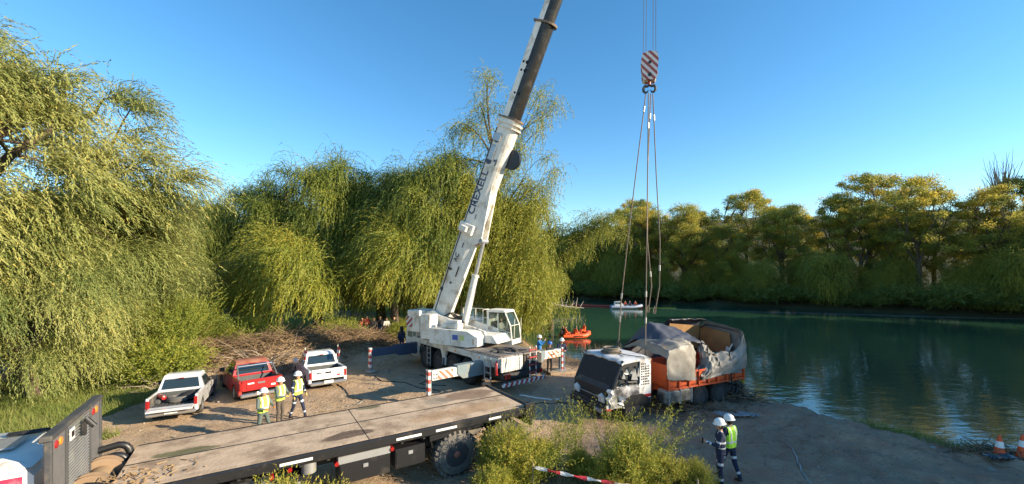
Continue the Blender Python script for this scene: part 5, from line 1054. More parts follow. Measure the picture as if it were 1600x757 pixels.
def person(label, x, y, rz, pose='stand', top='blk', legs='blk', h=1.75, hat='hwhite', vest=None, bands=False, glove='skin', group=None, z=None, fine=False, hair='hair', lean=0, nod=.0, cat='person', brim=True):
    s = h/1.75; z = H(x, y) if z is None else z; o = thing('person', label, cat, (x, y, z), rz, group)
    J = dict(shL=(0, .185, 1.42), shR=(0, -.185, 1.42), elL=(-.02, .25, 1.14), elR=(-.02, -.25, 1.14), wrL=(.08, .26, .90), wrR=(.08, -.26, .90), hiL=(0, .09, .93), hiR=(0, -.09, .93), knL=(.02, .11, .50), knR=(.02, -.11, .50), anL=(-.02, .12, .09), anR=(-.02, -.12, .09))
    ps = dict(POSES[pose]); drop = ps.pop('seat', 0); ps.pop('hipz', 0)
    for k in list(J):
        if k[:2] in ('sh', 'hi'): J[k] = (J[k][0], J[k][1], J[k][2]-drop)
        if drop and k[:2] in ('el', 'wr'): J[k] = (J[k][0], J[k][1], J[k][2]-drop)
    J.update(ps); dz = -drop; Lh = {k: Vector(v) for k, v in J.items()}
    def ln_(v, z_=None): return Vector((v[0]+lean*max(0, v[2]-(.93+dz)), v[1], v[2]))
    for k in Lh:
        if k[:2] in ('sh', 'el', 'wr'): Lh[k] = ln_(Lh[k])
    caps = []    # a, b, ra, rb, material tag
    A = lambda a, b, ra, rb, t: caps.append((Vector(a), Vector(b), ra, rb, t))
    TOP, LEG, SK, BO, HA, GL, BD = 0, 1, 2, 3, 4, 5, 6
    pel = Vector((0, 0, .95+dz)); che = ln_((.0, 0, 1.26+dz)); nk = ln_((-.01, 0, 1.46+dz)); hd = ln_((.02+nod, 0, 1.615+dz))
    for sy in (-1, 1):
        A(pel+Vector((0, sy*.06, 0)), ln_((0, sy*.08, 1.15+dz)), .115, .12, TOP); A(ln_((0, sy*.08, 1.15+dz)), ln_((0, sy*.10, 1.34+dz)), .12, .115, TOP)
    A(ln_((0, -.15, 1.40+dz)), ln_((0, .15, 1.40+dz)), .078, .078, TOP); A(pel+Vector((0, -.07, -.03)), pel+Vector((0, .07, -.03)), .12, .12, LEG)
    A(nk-Vector((0, 0, .04)), hd-Vector((0, 0, .06)), .056, .05, SK); A(hd+Vector((0, 0, .02)), hd+Vector((.015, 0, -.05)), .095, .068, SK); A(hd+Vector((-.025, 0, .03)), hd+Vector((-.02, 0, -.02)), .093, .085, HA)
    A(hd+Vector((.09, 0, -.015)), hd+Vector((.103, 0, -.03)), .012, .016, SK)
    for sy in (-1, 1): A(hd+Vector((0, sy*.092, -.02)), hd+Vector((0, sy*.096, .01)), .014, .018, SK)
    for sd in 'LR':
        sh, el, wr, hi, kn, an = [Lh[k+sd] for k in ('sh', 'el', 'wr', 'hi', 'kn', 'an')]
        A(sh, el, .064, .050, TOP); A(el, wr, .050, .038, TOP); A(hi, kn, .092, .066, LEG); A(kn, an+Vector((0, 0, .04)), .066, .050, LEG)
        A(an, an+Vector((.13, 0, -.045)), .050, .038, BO); A(an+Vector((-.03, 0, -.04)), an, .045, .05, BO)
        d = (wr-el).normalized(); side = Vector((0, 1 if sd == 'L' else -1, 0)); pm = wr+d*.07; A(wr, pm, .034, .040, GL)
        u = d.cross(Vector((0, 1, 0))); u = u.normalized() if u.length > .3 else Vector((1, 0, 0)); v = d.cross(u)
        if fine:
            for k, (off, l_) in enumerate(((-.030, .062), (-.010, .072), (.010, .068), (.030, .052))):
                b0 = pm+u*off+d*.02; b1 = b0+d*l_*.6; b2 = b1+(d*.5+v*(.6 if sd == 'L' else -.6)).normalized()*l_*.5; A(b0, b1, .0105, .0095, GL); A(b1, b2, .0095, .008, GL)
            A(wr+d*.03+u*.03, wr+d*.07+u*.062, .014, .011, GL)
        else: A(pm, pm+d*.06+v*.012, .034, .02, GL); A(wr+d*.03, wr+d*.06+u*.045, .016, .012, GL)
    mb = MB(); 
    for a, b, ra, rb, t in caps: cap(mb, a, b, ra, rb)
    me = bpy.data.meshes.new('b'); me.from_pydata(mb.v, [], mb.f); tmp = bpy.data.objects.new('b', me); C.objects.link(tmp)
    md = tmp.modifiers.new('r', 'REMESH'); md.mode = 'VOXEL'; md.voxel_size = .0085 if fine else .019; md.use_smooth_shade = True
    sm = tmp.modifiers.new('s', 'SMOOTH'); sm.iterations = 4 if fine else 3; sm.factor = .5
    dg = bpy.context.evaluated_depsgraph_get(); bm_ = bpy.data.meshes.new_from_object(tmp.evaluated_get(dg)); bpy.data.objects.remove(tmp)
    nv = len(bm_.vertices); V = np.empty(nv*3, np.float32); bm_.vertices.foreach_get('co', V); V = V.reshape(-1, 3)
    bm_.transform(Matrix.Scale(s, 4)); 
    nf = len(bm_.polygons); Cn = np.empty(nf*3, np.float32); bm_.polygons.foreach_get('center', Cn); Cn = Cn.reshape(-1, 3)/s
    best = np.full(nf, 1e9); tg = np.zeros(nf, int)
    for a, b, ra, rb, t in caps:
        a_, b_ = np.array(a), np.array(b); e_ = b_-a_; tt = np.clip(((Cn-a_)@e_)/max(1e-9, e_@e_), 0, 1); d_ = np.linalg.norm(Cn-a_-tt[:, None]*e_, axis=1)-(ra+(rb-ra)*tt)
        k = d_ < best; best[k] = d_[k]; bandm = t
        if bands and t in (TOP, LEG) and np.linalg.norm(e_) > .2 and abs(a_[1]) > .05: w_ = k & (tt > .58) & (tt < .74); tg[k] = t; tg[w_] = BD
        else: tg[k] = t
    if bands: k = (tg == TOP) & (abs(Cn[:, 2]-(1.22+dz)) < .028) & (abs(Cn[:, 1]) < .2); tg[k] = BD
    if True: k = (tg == SK) & (Cn[:, 0] > hd.x+.07) & (abs(abs(Cn[:, 1])-.032) < .011) & (abs(Cn[:, 2]-hd.z) < .009); tg[k] = HA
    bm_.materials.clear()
    for m_ in (top, legs, 'skin', 'boot', hair, glove, 'refl'): bm_.materials.append(M[m_])
    bm_.polygons.foreach_set('material_index', tg.astype(np.int32)); bm_.name = 'body'
    bo = bpy.data.objects.new('body', bm_); C.objects.link(bo); bo.parent = o
    if vest:   # shell pushed off the torso, open under the arms
        bm = bmesh.new(); bm.from_mesh(bm_); bm.normal_update(); bm.faces.ensure_lookup_table(); zlo, zhi = .93+dz, 1.47+dz
        kill = [f for f in bm.faces if not (tg[f.index] in (TOP, LEG, BD) and zlo*s < f.calc_center_median().z < zhi*s and abs(f.calc_center_median().y) < (.205 if f.calc_center_median().z < 1.3*s else .17)*s and np.hypot(f.calc_center_median().x, 0) < .3)]
        # leave out forearms and hands
        kill2 = set(kill)
        for f in bm.faces:
            c = f.calc_center_median()/s
            for sd in 'LR':
                for p_, q_ in (('el', 'wr'), ('sh', 'el')):
                    a, b = Lh[p_+sd], Lh[q_+sd]; e_ = b-a; tt = max(0, min(1, (c-a).dot(e_)/e_.length_squared)); 
                    if (c-a-e_*tt).length < .075 and (p_ == 'el' or tt > .35): kill2.add(f)
        bmesh.ops.delete(bm, geom=list(kill2), context='FACES')
        for v in bm.verts: v.co += v.normal*.016*s
        vm = bpy.data.meshes.new('vest'); 
        for f in bm.faces:
            c = f.calc_center_median()/s; f.material_index = 1 if (abs(c.z-(1.08+dz)) < .024 or (abs(abs(c.y)-.10) < .022 and c.z > 1.08+dz) or (c.x < 0 and abs(abs(c.y)-(1.42+dz-c.z)*.35) < .02 and False)) else 0
        bm.to_mesh(vm); bm.free(); vm.materials.append(M[vest]); vm.materials.append(M['refl']); vo = bpy.data.objects.new('safety_vest', vm); C.objects.link(vo); vo.parent = o
        sd_ = vo.modifiers.new('s', 'SOLIDIFY'); sd_.thickness = .006
    if hat:
        mb = MB(Matrix.Translation(hd*s+Vector((.0, 0, .035*s))) @ Matrix.Rotation(R(6), 4, 'Y') @ Matrix.Scale(s, 4))
        mb.lathe([(.150, .0), (.154, .006), (.124, .018), (.125, .05), (.112, .095), (.08, .13), (.04, .148), (0, .153)], n=22, sx=1.08 if brim else 1)
        mb.tube([(-.115, 0, .09), (-.06, 0, .142), (0, 0, .158), (.06, 0, .142), (.115, 0, .085)], .012, 6); mb.build('hard_hat', hat, o, 50)
    return o
GW = 'workers in yellow vests by the flatbed'
person('short worker in lime vest and grey overalls nearest the flatbed deck', -8.45, 13.9, -20, 'wide', 'ngrey', 'ngrey', 1.66, vest='vesty', glove='glove', group=GW, nod=.02)
person('middle worker in lime vest and brown trousers between the two others', -8.55, 15.1, -10, 'armsfront', 'ngrey', 'brn', 1.70, vest='vesty', glove='ygl', group=GW)
person('tallest worker in lime vest and navy overalls with reflective leg bands', -8.25, 15.75, -15, 'stride', 'ncl', 'ncl', 1.78, vest='vesty', bands=True, glove='ygl', group=GW)
GM = 'two men on the shaded bank'
person('man in white helmet and green vest with his back to the camera', 5.95, 11.2, 118, 'stride', 'ncl', 'ncl', 1.76, vest='vest', bands=True, group=GM, fine=True, z=H(5.95, 11.2)-.02)
b_ = person('man in navy overalls and white helmet holding a radio', 5.42, 10.65, 160, 'radio', 'ncl', 'ncl', 1.74, bands=True, group=GM, fine=True, glove='skin', z=H(5.42, 10.65)-.02)
r_ = thing('handheld_radio', 'black handheld radio with antenna in the navy man\'s hand', 'radio', b_.matrix_basis @ Vector((.44, .16, 1.21)), 160); mb = MB(); mb.box(-.02, .02, -.03, .03, -.06, .08, .008); rb = mb.build('casing', 'black', r_); mb = MB(); mb.tube([(.0, .02, .08), (.06, .04, .26)], .006, 5); mb.build('antenna', 'black', rb)
GB = 'people at the water edge'
person('man in blue jacket and white helmet photographing with a phone', 1.65, 24.6, -20, 'phone', 'blue', 'jeans', 1.76, group=GB, lean=-.03)
person('man in black with a blue helmet at the outrigger foot', 2.05, 22.4, -60, 'armsfront', 'blk', 'blk', 1.72, hat='hblue', group=GB, z=H(2.05, 22.4)+.06)
person('man in navy jacket, jeans and white helmet at the outrigger', 2.78, 23.0, -80, 'armsfront', 'ncl', 'jeans', 1.78, group=GB, nod=.03, z=H(2.78, 23)+.06)
GO = 'onlookers in the willow shade'
for i, (px, Y, rz, tp, lg, lb, ht) in enumerate(((566, 32.2, -60, 'rcl', 'rcl', 'onlooker in dark red overalls at the left end of the group', None), (573, 32.8, -80, 'rcl', 'brn', 'onlooker in red jacket beside the dark red overalls', None), (584, 32.0, -70, 'blk', 'blk', 'onlooker in black in the shade, third from the left', None), (594, 32.6, -100, 'blk', 'jeans', 'onlooker in black top and jeans, fourth from the left', None), (604, 32.2, -60, 'wcl', 'blk', 'onlooker in pale shirt near the willow fringe', None), (616, 32.4, -90, 'blk', 'brn', 'onlooker in dark clothes nearest the crane', None))):
    person(lb, (px-800)/640*Y, Y, rz, ('stand', 'armsfront', 'stride')[i % 3], tp, lg, 1.60+.04*(i % 3), hat=ht, group=GO)
person('worker in dark clothes and red and white vest beside the crane cab', -7.35, 27.3, -40, 'stand', 'ncl', 'ncl', 1.78, hat=None)
op = person('operator in pale shirt sitting inside the crane cab', 0, 0, 0, 'sit', 'wcl', 'ncl', 1.72, hat=None, z=0)
pm_ = Matrix.Translation(S0) @ Matrix.Rotation(R(-30.4), 4, 'Z') @ Vector((.95, 1.08, 2.02)); op.location = pm_; op.rotation_euler = (0, 0, R(-30.4))

# ------------------------------------------------------------------ boats
raft = thing('rescue_raft', 'orange inflatable rescue raft with three people in orange', 'raft', (6.35, 41.2, WZ), 12)
mb = MB()
P = [(-1.45, .62, .22), (0, .66, .22), (.9, .6, .26), (1.35, .3, .40), (1.48, 0, .46), (1.35, -.3, .40), (.9, -.6, .26), (0, -.66, .22), (-1.45, -.62, .22)]
mb.tube(P, [.16, .22, .22, .21, .2, .21, .22, .22, .16], 14); mb.build('tube', 'orange' if False else mat('raft_orange', (.75, .10, .02), .45), raft)
mb = MB(); mb.box(-1.3, 1.1, -.55, .55, .08, .14, .02); mb.box(-1.35, -1.28, -.55, .55, .1, .42, .02); mb.build('floor', 'black', raft)
mb = MB(); mb.tube([(-.4, -.87, .24), (.5, -.86, .26)], .05, 6); mb.build('grab_line', 'black', raft)
mb = MB(); mb.tube([(-.1, .5, .45), (.6, .3, .62)], .03, 6); mb.box(-1.55, -1.3, -.15, .15, .2, .75, .04); mb.build('outboard_motor', 'black', raft)
for dx, dy, rz, lb in ((-1.0, .1, 0, 'raft rider in orange suit sitting at the rear of the raft'), (-.1, -.15, 20, 'raft rider in orange suit bending in the middle of the raft'), (1.0, .05, 190, 'raft rider in orange suit sitting on the bow')):
    v = raft.matrix_basis @ Vector((dx, dy, .12 if dx < .5 else .38)); person(lb, v.x, v.y, 12+rz, 'sit', 'ocl', 'ocl', 1.7, hat=None, group='riders in the orange raft', z=v.z, lean=.25 if dx == -.1 else 0, hair='hair')
v = raft.matrix_basis @ Vector((-1.15, .42, .12)); person('raft rider in black at the outboard end of the raft', v.x, v.y, 20, 'sit', 'blk', 'blk', 1.7, hat=None, group='riders in the orange raft', z=v.z)
gb = thing('rigid_inflatable_boat', 'grey inflatable boat with a small white cabin behind the orange float line', 'boat', (20.4, 73.5, WZ), -4)
mb = MB(); mb.tube([(-2.6, .85, .3), (1.2, .95, .32), (2.3, .5, .45), (2.75, 0, .55), (2.3, -.5, .45), (1.2, -.95, .32), (-2.6, -.85, .3)], .26, 12); mb.build('tube', mat('pale_grey_hypalon', (.26, .31, .40), .5), gb)
mb = MB(); mb.hull([(x, y, z) for x, y, z in ((-2.5, .7, .0), (-2.5, -.7, 0), (2.2, 0, .1), (-2.5, .8, .35), (-2.5, -.8, .35), (2.4, .3, .5), (2.4, -.3, .5))]); mb.build('hull', 'white', gb)
mb = MB(); mb.hull([(x, y, z) for x, z in ((-2.0, .4), (-2.0, 1.25), (-1.0, 1.3), (-.5, .8), (-.4, .4)) for y in (-.5, .5)]); cb_ = mb.build('cabin', 'white', gb, 20)
for x0, x1 in ((-1.9, -1.5), (-1.42, -.95)): mb = MB(); mb.box(x0, x1, -.515, -.5, .82, 1.18); mb.build('window', 'glass', cb_)
for dx, tp, lb in ((-.1, 'rcl', 'boat rider in red beside the cabin of the grey boat'), (.7, 'ncl', 'boat rider in navy in the middle of the grey boat'), (1.7, 'rcl', 'boat rider in red near the bow of the grey boat')):
    v = gb.matrix_basis @ Vector((dx, 0, .35)); person(lb, v.x, v.y, -90, 'sit', tp, 'blk', 1.7, hat=None, group='riders in the grey boat', z=v.z)
# float lines and ropes on the river
fl = thing('float_boom', 'red-orange floating containment boom across the river behind the raft', 'boom', (8, 81, WZ)); n_ = 26; M['fl'] = mat('float_orange', (.5, .06, .03), .5)
pts = [(6+.70*i, 80.2-5.0*(i/n_)+.9*math.sin(i/n_*math.pi), 0) for i in range(n_+1)]
for a, b in zip(pts, pts[1:]):
    mb = MB(); a_ = Vector(a)-Vector((8, 81, 0)); b__ = Vector(b)-Vector((8, 81, 0)); d_ = (b__-a_); mb.tube([a_+d_*.03+Vector((0, 0, .12)), a_+d_*.97+Vector((0, 0, .12))], .17, 8); mb.build('float', 'fl', fl)
fl = thing('float_line', 'short yellow float line right of the orange boom', 'float line', (24.5, 74, WZ)); mb = MB(); mb.tube([(0, 0, .04), (2, .2, .04), (5, -.4, .04)], .07, 6); mb.build('float', mat('yellow_float', (.55, .5, .05), .5), fl)
fl = thing('river_rope', 'long pale rope stretched across the river to the right edge', 'rope', (26, 72, WZ)); mb = MB(); mb.tube([(i*1.5, -.50*i+.25*math.sin(i*.5), .05) for i in range(34)], .013, 5); mb.build('rope', 'rim', fl)
# driftwood
dw = thing('driftwood_log', 'bleached fallen branch sticking out over the water behind the willow', 'log', (6.4, 66, WZ+.9)); mb = MB()
mb.tube([(-2.5, 0, .9), (0, 0, .5), (2.4, .1, .05), (5.2, 0, -.15)], [.22, .2, .16, .06], 8)
for x, l, dx in ((1.8, 1.9, -.3), (2.2, 1.4, .5), (3.2, 1.0, .4), (3.9, 1.5, .3), (4.6, .9, .6), (2.9, .7, 1.0), (1.2, .8, .8)): mb.tube([(x, 0, .1), (x+dx*.5, .1, .1+l*.5), (x+dx, .1, .1+l)], [.07, .05, .015], 5)
mb.build('log', mat('bleached_wood', (.40, .34, .28), .8), dw)

# ------------------------------------------------------------------ ground objects
G_c = 'orange traffic cones at the waterline'
for x, y, lb in ((14.62, 12.28, 'orange traffic cone with white band on the bank at right'), (15.12, 12.12, 'second traffic cone cut by the right edge of the view')):
    o = thing('traffic_cone', lb, 'traffic cone', (x, y, H(x, y)+.01), rng.uniform(-20, 20), G_c)
    mb = MB(); mb.box(-.19, .19, -.19, .19, 0, .035, .01); mb.build('base', 'cone', o); mb = MB(); mb.lathe([(.155, .03), (.10, .38)], n=20); mb.lathe([(.072, .55), (.03, .72), (.015, .73), (0, .73)], n=20); cn = mb.build('cone', 'cone', o); mb = MB(); mb.lathe([(.103, .375), (.072, .555)], n=20); mb.build('band', 'hwhite', cn)
def gtube(name, label, cat, pts, r, m, n=6, group=None, lift=0):
    P = []
    for a, b in zip(pts, pts[1:]):
        for i in range(6): t_ = i/6; P.append((a[0]+(b[0]-a[0])*t_, a[1]+(b[1]-a[1])*t_))
    P.append(pts[-1]); P = [(x, y, H(x, y)+r*.8+lift) for x, y in P]; b0 = Vector(P[0]); o = thing(name, label, cat, b0, 0, group); mb = MB(); mb.tube([Vector(p)-b0 for p in P], r, n); mb.build({'rope': 'strand', 'hose': 'pipe'}.get(cat, 'piece'), m, o); return o
gtube('ground_rope', 'pale rope trailing over the shaded earth right of the two men', 'rope', [(9.0, 13.6), (8.85, 13.0), (8.55, 12.3), (8.2, 11.6), (7.9, 10.8), (7.7, 10.2)], .018, 'rim')
gtube('white_pole', 'thin white pole lying on the ground behind the flatbed', 'pole', [(.35, 18.6), (1.2, 18.2), (2.05, 17.8)], .035, 'hwhite')
gh = 'black hoses on the ground by the crane'
for i, (lb, pts) in enumerate((('black hose snaking from the left outrigger foot', [(-7.4, 22), (-6.6, 20.7), (-5.4, 20.6), (-4.2, 19.6), (-3.4, 19.2)]), ('black hose looping in the shadow left of the crane', [(-8.6, 20.2), (-7.8, 19.2), (-7.2, 18.2), (-6.4, 17.8), (-6.9, 17.1)]), ('black cable behind the flatbed running to the wrecked truck', [(.2, 17.6), (1.0, 17.3), (2.0, 17.5), (3.2, 16.9)]), ('black hose under the rear of the crane', [(-5, 22.2), (-4.2, 21.4), (-4.6, 20.4), (-3.2, 20)]))):
    gtube('ground_hose', lb, 'hose', pts, .022, 'black', group=gh)
# rocks and stones, clods
for i in range(120):
    x, y = (rng.uniform(-14, 3), rng.uniform(12, 27)) if i % 3 else (rng.uniform(4, 14.5), rng.uniform(10, 20))
    if sdf(x, y) < 1.2: continue
    if i < 24:
        o = thing('stone', ('small pale stone on the trampled earth' if x < 3 else 'small stone on the shaded bank'), 'stone', (x, y, H(x, y)), rng.uniform(0, 360), 'stones on the lot' if x < 3 else 'stones on the shaded bank'); r = rng.uniform(.05, .11); mb = MB(); mb.hull([tuple(rng.normal(size=3)*r*np.array([.6, .5, .35])) for _ in range(14)]); mb.build('rock', 'stone', o, 0)
cl = MB()
XX = rng.uniform(-17, 15, 4200); YY = rng.uniform(9.5, 30, 4200); k_ = sdf(XX, YY) > .6; XX = XX[k_]; YY = YY[k_]; HH = hgt(XX, YY)
for x, y, z_ in zip(XX.tolist(), YY.tolist(), HH.tolist()):
    r = .012+.035*rng.random()**3; cl.add([(x+rng.normal()*r, y+rng.normal()*r, z_+abs(rng.normal())*r) for _ in range(4)], [(0, 1, 2), (0, 2, 3), (0, 3, 1), (1, 3, 2)])
o = cl.build('loose_clods', 'stone', None, 0, 'loose clods and gravel scattered on the trampled earth'); o['kind'] = 'stuff'; o['category'] = 'gravel'
# bank debris: roots, churned mud, plastic sheet
def heap(name, label, cx, cy, rx, ry, n, l, m, r=.012, kind='stuff', zt=.5, cat='brush'):
    mb = MB(); XX = cx+rng.normal(size=n)*rx*.5; YY = cy+rng.normal(size=n)*ry*.5; HH = hgt(XX, YY)
    for i in range(n):
        x, y = float(XX[i]), float(YY[i]); e = math.exp(-(((x-cx)/rx)**2+((y-cy)/ry)**2)*1.2); z_ = float(HH[i])+zt*e*rng.random(); a = rng.random()*6.28; L_ = l*rng.uniform(.4, 1.3); el = rng.normal()*.28+.1
        d = Vector((math.cos(a)*math.cos(el), math.sin(a)*math.cos(el), math.sin(el)))*L_; p = Vector((x, y, z_)); q = p+d*.5+Vector(rng.normal(size=3))*L_*.1
        mb.tube([p, q, p+d+Vector((0, 0, rng.normal()*L_*.12))], [r*rng.uniform(.6, 1.5), r, r*.3], 3, False)
    o = mb.build(name, m, None, 0, label); o['kind'] = kind; o['category'] = cat; return o
RP = [(-19.5, 22.0), (-17.2, 22.6), (-15.2, 23.8), (-13.2, 25.2), (-11.4, 26.3), (-9.4, 27.9)]
for i, (x, y) in enumerate(RP):
    heap('brush_pile', 'dry straw-coloured brush heaped along the edge of the lot', x, y, 1.9, 1.3, 620, .9, 'straw', .012, zt=.55)
    heap('brush_pile', 'tangled brown twigs heaped along the edge of the lot', x+.6, y+.4, 1.9, 1.4, 420, 1.1, 'twig', .014, zt=.75)
heap('dead_branches', 'grey dead branches sticking up from the brush behind the red pickup', -13.6, 22.6, 1.3, .9, 150, 1.9, 'branch', .022, zt=.6)
heap('dead_branches', 'grey dead branches beside the left white pickup', -16.6, 19.8, 1.3, 1.4, 130, 1.5, 'branch', .016, zt=.35)
heap('flood_debris', 'dark roots and flood debris on the bank behind the wrecked truck', 10.6, 18.0, 2.0, 1.0, 330, .9, 'twig', .018, zt=.3)
heap('flood_debris', 'dark twigs and debris around the traffic cones', 14.9, 12.5, 1.2, .5, 240, .7, 'twig', .014, zt=.18)
heap('flood_debris', 'dark debris under the wrecked truck', 6.5, 16.6, 2.6, 1.2, 260, .7, 'twig', .02, zt=.2)
heap('twig_litter', 'small twigs scattered over the trampled ground', -7, 19, 12, 7, 500, .25, 'straw', .006, zt=.01)
heap('twig_litter', 'small twigs scattered over the shaded bank', 9, 13.5, 6, 3.5, 260, .3, 'twig', .007, zt=.01)
for i, (x, y, l, a) in enumerate(((12.2, 17.2, 1.2, .5), (13.6, 15.6, .7, 2.1), (14.1, 14.2, .9, 1.2))):
    o = thing('dead_stick', ['forked dead stick leaning over the crest of the bank', 'short bare stick on the bank crest', 'thin upright stick by the grass tuft at the waterline'][i], 'stick', (x, y, H(x, y)), 0); mb = MB(); mb.tube([(0, 0, -.1), (math.cos(a)*l*.4, 0, l*.35), (math.cos(a)*l, 0, l*.5)], [.03, .02, .008], 5); mb.build('stick', 'twig', o)
o = thing('plastic_sheet', 'crumpled pale grey plastic sheet on the shaded ground', 'plastic sheet', (8.5, 15.55, H(8.5, 15.55)+.02)); P = []
for i in range(22): P.append([(-.7+i*.07+.1*math.sin(j+i*.4), -.2+.035*j*(1+.4*math.sin(i*.5)), .03+.05*abs(math.sin(i*1.3+j*1.7))+.02*rng.random()) for j in range(12)])
mb = MB(); mb.grid(P); mb.build('sheet', 'plastic', o, 50)
o = thing('plastic_sheet', 'dark plastic rubbish around the feet of the traffic cones', 'plastic sheet', (14.3, 12.05, H(14.3, 12.05)+.02)); P = []
for i in range(12): P.append([(-.35+i*.07, -.2+.04*j, .04+.07*abs(math.sin(i*1.3+j*1.7))) for j in range(9)])
mb = MB(); mb.grid(P); mb.build('sheet', mat('dull_plastic', (.09, .09, .10), .35, var=.4, scale=12), o, 50)
# barrier tape in the foreground
o = thing('barrier_pole', 'red and white barrier tape twisted round a cord low in front', 'barrier tape', (.55, 10.1, .78)); mb = MB(); n_ = 40
pts = [(.09*i, -.018*i-.15*math.sin(i/n_*2), -.10*math.sin(i/n_*math.pi)*.6+.0*i-.004*i) for i in range(n_+1)]
M['tape'] = stripes('barrier_tape', (.72, .70, .68), (.55, .04, .05), (1, 0, 0), .62)
vs = []
for i, p in enumerate(pts):
    a = i*.55; w_ = .045; vs.append([(p[0], p[1]-w_*math.cos(a), p[2]-w_*math.sin(a)), (p[0], p[1]+w_*math.cos(a), p[2]+w_*math.sin(a))])
mb.grid(vs); mb.tube(pts, .022, 5); mb.build('tape', 'tape', o, 60, th=.004)
for x, y in ((.5, 10.12), (4.2, 9.3)):
    s_ = thing('stake', 'thin wooden stake holding the barrier tape' + (' at its left end' if x < 1 else ' at its right end'), 'stake', (x, y, H(x, y)-.1), 0); mb = MB(); mb.tube([(0, 0, 0), (.02, 0, .98)], .02, 6); mb.build('stake', 'wood', s_)

# ------------------------------------------------------------------ low plants
def grass(name, label, box, n, h, m, mask=None, bend=.35, w_=.012, clump=.0):
    x = rng.uniform(box[0], box[1], n); y = rng.uniform(box[2], box[3], n)
    if clump: k = fbm(x, y, clump, 77)+.06*rng.normal(size=n) > .02; x, y = x[k], y[k]
    if mask is not None: k = mask(x, y); x, y = x[k], y[k]
    z_ = hgt(x, y); n = len(x); D = rng.normal(size=(n, 3))*bend+np.array([-.15, 0, 1]); L_ = h*rng.uniform(.4, 1.3, n)
    o = leafobj(name, np.stack([x, y, z_-.02], 1), D, L_, w_, .45+rng.normal(size=n)*.2+fbm(x, y, .8, 12)*.5, LF[m], None); o['label'] = label; o['kind'] = 'stuff'; o['category'] = 'grass'; return o
grass('grass', 'green grass at the foot of the left willow', (-24, -9.6, 10.5, 20), 60000, .38, 'grass', lambda x, y: (x < -13.2-(y-11)*.12+fbm(x, y, .6, 3)*1.5) & ~((x > -15.8) & (y > 14.3)), w_=.02)
grass('dry_grass', 'tufts of dry grass on the brush bank', (-20, -3, 20.5, 33), 30000, .42, 'dry', lambda x, y: hgt(x, y) > .28, clump=.9, w_=.016)
grass('dry_grass', 'dry grass along the bank crest behind the crane', (-2, 6, 22.5, 38), 16000, .38, 'dry', lambda x, y: (sdf(x, y) > .3) & (sdf(x, y) < 2.4), w_=.014)
grass('dry_grass', 'dry grass and weeds under the foreground bushes', (-6, 6.0, 7.6, 13.2), 60000, .24, 'dry', lambda x, y: (y < 12.6-.25*abs(x-1)) & ~((y > 10.4+.55*(x+1.5)) & (x < .3)), clump=.7, w_=.010)
grass('grass', 'sparse green weeds under the foreground bushes', (-6, 6.5, 7.6, 12.4), 26000, .22, 'grass', lambda x, y: (y < 11.9-.25*abs(x-1)) & ~((y > 10.4+.55*(x+1.5)) & (x < .3)), clump=1.1, w_=.012)
grass('grass', 'grass tuft hanging over the waterline left of the cones', (12.2, 14.6, 12.6, 14.6), 2500, .3, 'grass', lambda x, y: (abs(sdf(x, y)-.9) < .5), w_=.014)
grass('reeds', 'dry reeds at the water edge behind the wrecked truck', (4.2, 6.6, 22.2, 25), 900, 1.3, 'dry', lambda x, y: (sdf(x, y) > .1) & (sdf(x, y) < 1.4), bend=.14, w_=.03)
grass('undergrowth', 'dark undergrowth beneath the willow row', (-40, 4, 31, 60), 60000, .6, 'low', lambda x, y: (sdf(x, y) > 1.5) & ~((x > -15) & (x < -4) & (y < 40)), w_=.05)
GS = 'yellow shrubs beside the left willow'
s1 = thing('yellow_shrub', 'dense yellow-leaved shrub behind the left white pickup', 'shrub', (-18.6, 22.4, H(-18.6, 22.4)), 0, GS); shrub(s1, 2000, 1.7, 3.4, 'shrub', .085, (.11, .045), ns=(10, 24), droop=.02, tintb=.3)
s2 = thing('yellow_shrub', 'yellow-green shrub with orange leaves between willow trunk and grass', 'shrub', (-17.4, 20.4, H(-17.4, 20.4)), 0, GS); shrub(s2, 1500, 1.3, 1.9, 'shrub', .085, (.12, .055), ns=(10, 22), droop=.03, tintb=.36)
for src, x, y, s_, lb in ((s1, -27, 27, 1.5, 'large shrub deep behind the huge left willow trunk'), (s1, -34, 31, 1.8, 'large shrub closing the view behind the left willows'), (s1, -25.5, 21, 1.2, 'shrub at the foot of the huge left willow'), (s1, -17.2, 26.6, .95, 'pale shrub with bare twigs behind the red pickup'), (s2, -12.3, 28.8, .9, 'low green shrub where the brush bank meets the dark willows'), (s1, -20.6, 25, 1.1, 'shrub half hidden between the pale willow and the brush heap'), (s2, -8.4, 31.8, .7, 'yellow bush beside the onlookers left of the crane cab')):
    put_copy(src, x, y, rng.uniform(0, 360), s_, lb, GS)
GFB = 'broom bushes in the foreground'
f1 = thing('broom_bush', 'largest sunlit broom bush in front of the wrecked truck', 'bush', (2.9, 10.5, 0), 0, GFB); shrub(f1, 1500, .85, 2.3, 'fore', .035, (.065, .022), ns=(8, 22), droop=-.01, spread=1.1, tintb=.62)
f2 = thing('broom_bush', 'bright yellow-green broom bush covering the rear wheels of the flatbed', 'bush', (.0, 10.9, 0), 0, GFB); shrub(f2, 1500, .80, 2.5, 'fore', .035, (.065, .022), ns=(8, 18), droop=.0, spread=1.1, tintb=.72)
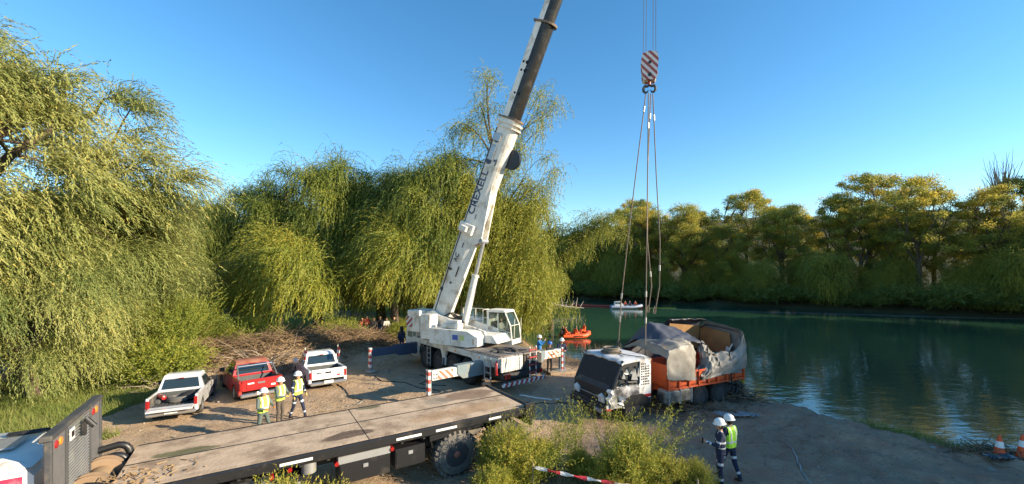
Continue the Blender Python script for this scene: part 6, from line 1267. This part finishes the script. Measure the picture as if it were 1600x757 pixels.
for src, x, y, s_, lb in ((f2, -4.25, 7.75, 1.12, 'broom bush poking up in front of the flatbed air tank'), (f1, 1.95, 11.2, .5, 'spindly broom bush left of the largest one with tall shoots'), (f2, 3.85, 10.3, .70, 'right-hand broom bush with yellow tips at the edge of the shade'), (f2, 2.5, 9.7, .45, 'low broom bush behind the barrier tape'), (f1, 4.55, 10.2, .55, 'dark green bush in the shade beside the navy man'), (f1, -1.6, 9.4, .35, 'small dry bush in front of the big flatbed wheel'), (f2, .75, 11.6, .6, 'small bush at the tail roller of the flatbed'), (f1, -.45, 9.8, .62, 'low bush at the bottom edge right of the big wheel')):
    put_copy(src, x, y, rng.uniform(0, 360), s_, lb, GFB)
for k, (x, y, hh, lb) in enumerate(((1.9, 11.9, 2.0, 'tallest leafy shoot rising in front of the truck bumper'), (2.75, 11.8, 1.9, 'leafy shoot crossing the white cab of the wrecked truck'), (3.3, 11.6, 1.55, 'leaning leafy shoot below the fuel tank'), (1.15, 11.8, 1.5, 'short shoot with yellow leaves left of the tallest'), (3.7, 10.9, 2.2, 'yellow shoot rising from the right-hand bush'), (-.35, 11.0, 2.1, 'yellow shoot on the bush beside the big wheel'), (.9, 11.0, 1.9, 'wispy shoot right of the tail roller'), (2.4, 10.3, 2.3, 'green shoot in the middle of the largest bush'), (.35, 10.2, 1.7, 'dry yellow shoot above the left end of the tape'))):
    o = thing('leafy_shoot', lb, 'plant', (x, y, H(x, y)), 0, 'tall shoots among the broom bushes'); n = 44; S = np.tile([[0, 0, .1]], (n, 1))+rng.normal(size=(n, 3))*[.10, .10, .08]; D = rng.normal(size=(n, 3))*.14+np.array([.05*k-.05, 0, 1])
    P, Dd, oi = strands(S, D, rng.integers(int(hh*14), int(hh*24), n), .045, -.01, (.004*k, 0, 0), .05, 1.5); leafobj('foliage', P, Dd, .075, .02, .55+rng.normal(size=len(P))*.15, LF['fore'], o)
# leaf litter and twigs on the flatbed deck
mb = MB()
for i in range(90):
    x, y = 9.0+rng.normal()*.35, .55+rng.normal()*.28; a = rng.random()*6.28; l = rng.uniform(.05, .2); mb.tube([(x, y, 1.51), (x+math.cos(a)*l, y+math.sin(a)*l, 1.51+.05*rng.random())], .012, 3)
o = mb.build('leaf_litter', 'straw', None, 0, 'dry leaves and twigs gathered at the front end of the flatbed deck'); o.location = FB.location; o.rotation_euler = FB.rotation_euler; o['kind'] = 'stuff'; o['category'] = 'litter'
